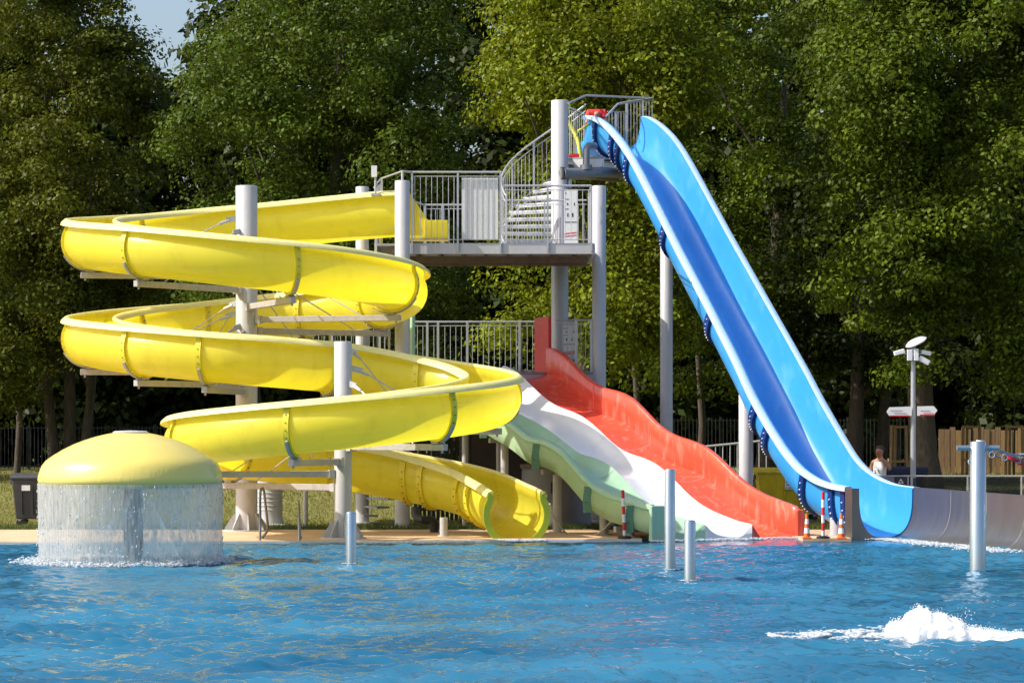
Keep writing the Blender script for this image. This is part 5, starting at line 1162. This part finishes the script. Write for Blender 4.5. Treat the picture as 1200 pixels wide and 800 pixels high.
# ------------------------------------------------------------------ people
def skin_body(name, root, verts, edges, mt, sub=2, rootv=0):
    me = bpy.data.meshes.new(name); me.from_pydata([v[:3] for v in verts], edges, []); me.materials.append(mt)
    o = link(name, me, root); o.location = (0, 0, 0)
    sk = o.modifiers.new('skin', 'SKIN'); sk.use_smooth_shade = True
    for i, v in enumerate(verts):
        s = me.skin_vertices[0].data[i]; r = v[3]; s.radius = (r, v[4] if len(v) > 4 else r); s.use_root = (i == rootv)
    ss = o.modifiers.new('sub', 'SUBSURF'); ss.levels = sub; ss.render_levels = sub
    return o
def person(label, loc, face, H=1.8, pose='phone', top='cloth_white', cloth_low='cloth_dark', hair='hair'):
    t = thing('person', label, 'person', loc); k = H / 1.8
    V = [(0, 0, .95, .13, .10), (0, 0, 1.12, .115, .09), (0, 0, 1.32, .15, .105), (0, 0, 1.47, .09, .075), (0, -.01, 1.54, .058, .055), (0, -.02, 1.61, .080, .085), (0, -.025, 1.69, .102, .116), (0, -.01, 1.775, .088, .096)]
    E = [(0, 1), (1, 2), (2, 3), (3, 4), (4, 5), (5, 6), (6, 7)]
    def chain(start, pts):
        prev = start
        for p in pts: V.append(p); E.append((prev, len(V) - 1)); prev = len(V) - 1
        return prev
    for s in (-1, 1): chain(0, [(s * .10, 0, .86, .095), (s * .11, -.01, .50, .06), (s * .115, .01, .28, .055), (s * .12, .02, .09, .04), (s * .13, -.13, .05, .035)])
    def hand(h, d, side):
        d = Vector(d).normalized(); p0 = Vector(V[h][:3]); s_ = Vector((0, 1, 0)).cross(d); s_.normalize()
        for q in range(4):
            o_ = s_ * (q - 1.5) * .02; L_ = (.065, .075, .072, .055)[q]
            chain(h, [tuple(p0 + o_ + d * .03) + (.010,), tuple(p0 + o_ + d * (.03 + L_ * .55) + Vector((0, -.006, 0))) + (.009,), tuple(p0 + o_ + d * (.03 + L_) + Vector((0, -.02, 0))) + (.007,)])
        chain(h, [tuple(p0 + s_ * side * .035 + Vector((0, -.01, 0))) + (.011,), tuple(p0 + s_ * side * .05 + d * .04 + Vector((0, -.02, 0))) + (.009,)])
    # hanging arm (image left) and arm raised to the cheek (image right)
    h = chain(3, [(-.19, 0, 1.43, .058), (-.24, -.01, 1.16, .043), (-.28, -.06, .93, .030), (-.285, -.08, .86, .028)]); hand(h, (0, -.15, -1), 1)
    if pose == 'phone': h = chain(3, [(.19, 0, 1.43, .058), (.30, -.06, 1.24, .045), (.17, -.15, 1.47, .032), (.12, -.15, 1.54, .028)]); hand(h, (-.35, -.1, 1), -1)
    else: h = chain(3, [(.19, 0, 1.43, .058), (.24, -.01, 1.16, .043), (.26, -.08, .94, .030), (.26, -.1, .87, .028)]); hand(h, (0, -.15, -1), -1)
    V2 = [(a * k, b * k, c * k, *[q * k for q in r]) for a, b, c, *r in V]
    body = skin_body('body', t, V2, E, M['skin'])
    hd = MB(); c = Vector((0, -.025, 1.70))
    hd.lathe([(0.086, -.04), (0.102, -.005), (.112, .03), (.106, .07), (.07, .108), (0, .122)], (0, 0.0, 1.70), 18); hd.v = [(x * k * .92, (y * 1.05 + .02 + (.025 if z < 1.72 else 0)) * k, (z + .02) * k) for x, y, z in hd.v]; o = hd.build('hair', M[hair], None); reparent(o, t)
    f = MB()
    for (x, y, z, r) in ((0, -.125, 1.675, .014),): f.lathe([(0, .02), (r, 0), (r * 1.1, -.015), (0, -.02)], (x, y, z), 8)
    f.v = [(x * k, y * k, z * k) for x, y, z in f.v]; o = f.build('nose', M['skin'], None); reparent(o, t)
    f = MB()
    for sx in (-1, 1): f.lathe([(0, .008), (.012, 0), (0, -.008)], (sx * .032, -.115, 1.705), 8)
    f.box((0, -.108, 1.635), (.045, .02, .01)); f.v = [(x * k, y * k, z * k) for x, y, z in f.v]; o = f.build('eyes_and_mouth', M['hair'], None); reparent(o, t)
    cl = [(0, 0, .88, .17, .15), (0, 0, 1.08, .155, .14), (0, 0, 1.30, .185, .155), (0, 0, 1.42, .15, .12), (0, 0, 1.50, .06, .06), (-.12, 0, 1.43, .07, .07), (.12, 0, 1.43, .07, .07)]
    cl = [(a * k, b * k, c_ * k, d * k, e * k) for a, b, c_, d, e in cl]; c_o = skin_body('tank_top', t, cl, [(0, 1), (1, 2), (2, 3), (3, 4), (3, 5), (3, 6)], M[top])
    sh = [(0, 0, .93, .140, .115), (-.10, 0, .84, .108, .11), (-.11, -.01, .58, .088, .09), (.10, 0, .84, .108, .11), (.11, -.01, .58, .088, .09)]
    sh = [(a * k, b * k, c_ * k, d * k, e * k) for a, b, c_, d, e in sh]; skin_body('shorts', t, sh, [(0, 1), (1, 2), (0, 3), (3, 4)], M[cloth_low])
    t.rotation_euler = (0, 0, face); return t
def reparent(o, t): o.parent = t; o.location = (0, 0, 0)
def prt(name, t, boxes, m):
    b = MB()
    for c, s in boxes: b.box(c, s)
    o = b.build(name, m, None, smooth=False); reparent(o, t)
man = person('man in a white tank top with dark letters holding a hand to his cheek', (PX(1031, 70.3), 70.3, .05), R(-32), H=1.84)
prt('shirt_print', man, [((-.07, -.1385, 1.235), (.012, .006, .07)), ((-.055, -.1385, 1.20), (.04, .006, .012)), ((.02, -.1425, 1.26), (.012, .006, .06)), ((.045, -.1425, 1.22), (.012, .006, .06)), ((.033, -.1435, 1.235), (.03, .006, .010)), ((.085, -.1385, 1.20), (.014, .006, .014))], M['ink'])
person('person in dark clothes half hidden behind the rim of the blue slide', (PX(992, 74), 74, .05), R(20), H=1.74, pose='down', top='cloth_dark')
# person stooping at the top of the blue slide, head bowed behind the lip
sp = thing('person', 'person in a red top stooping at the top mouth of the blue slide', 'person', (PX(699, 74.0), 74.0, TZ))
V = [(0, .22, .92, .13, .11), (0, .12, 1.10, .12, .11), (0, 0, 1.27, .15, .12), (0, -.09, 1.36, .09), (0, -.16, 1.37, .055), (0, -.26, 1.33, .085, .09), (0, -.33, 1.28, .07)]
E = [(i, i + 1) for i in range(6)]
def ch(start, pts):
    prev = start
    for p in pts: V.append(p); E.append((prev, len(V) - 1)); prev = len(V) - 1
    return prev
for s in (-1, 1): ch(0, [(s * .1, .2, .84, .095), (s * .12, .05, .48, .06), (s * .12, .14, .10, .045), (s * .13, .0, .05, .035)])
for s, hx_, hz_ in ((-1, -.36, .98), (1, .2, .80)):
    h = ch(3, [(s * .19, -.06, 1.31, .058), (s * .27, -.18, 1.10, .042), (hx_, -.34, hz_, .028), (hx_ - s * .01, -.39, hz_ - .03, .026)])
    p = V[h]
    for q in range(4): ch(h, [(p[0] + (q - 1.5) * .02, p[1] - .03, p[2] - .02, .010), (p[0] + (q - 1.5) * .02, p[1] - .05, p[2] - .055, .008)])
    ch(h, [(p[0] - s * .035, p[1] - .02, p[2] - .005, .010), (p[0] - s * .045, p[1] - .045, p[2] - .02, .008)])
skin_body('body', sp, V, E, M['skin'])
skin_body('red_top', sp, [(0, .24, .90, .16, .15), (0, .12, 1.12, .16, .15), (0, .0, 1.34, .21, .18), (0, -.08, 1.44, .16), (-.18, -.06, 1.40, .12), (-.25, -.14, 1.24, .07), (.18, -.06, 1.40, .12), (.25, -.14, 1.24, .07)], [(0, 1), (1, 2), (2, 3), (3, 4), (4, 5), (3, 6), (6, 7)], M['cloth_red'])
skin_body('shorts', sp, [(0, .23, .90, .16, .14), (-.1, .2, .82, .11), (-.12, .06, .56, .09), (.1, .2, .82, .11), (.12, .06, .56, .09)], [(0, 1), (1, 2), (0, 3), (3, 4)], M['noodle'])
nd = thing('foam_noodle', 'yellow green foam noodle held up behind the top railing', 'pool noodle', P(683, 186, 72.3))
MB().path(spline([P(665, 141, 72.4), P(668, 146, 72.4), P(674, 157, 72.4), P(678, 168, 72.3), P(680, 180, 72.3), P(681, 186, 72.3)], .1), .055, 10).build('tube', M['noodle'], nd)
MB().path(spline([P(677, 154, 72.3), P(684, 150, 72.4), P(690, 146, 72.6)], .1), .032, 10).build('cord', M['noodle'], nd)
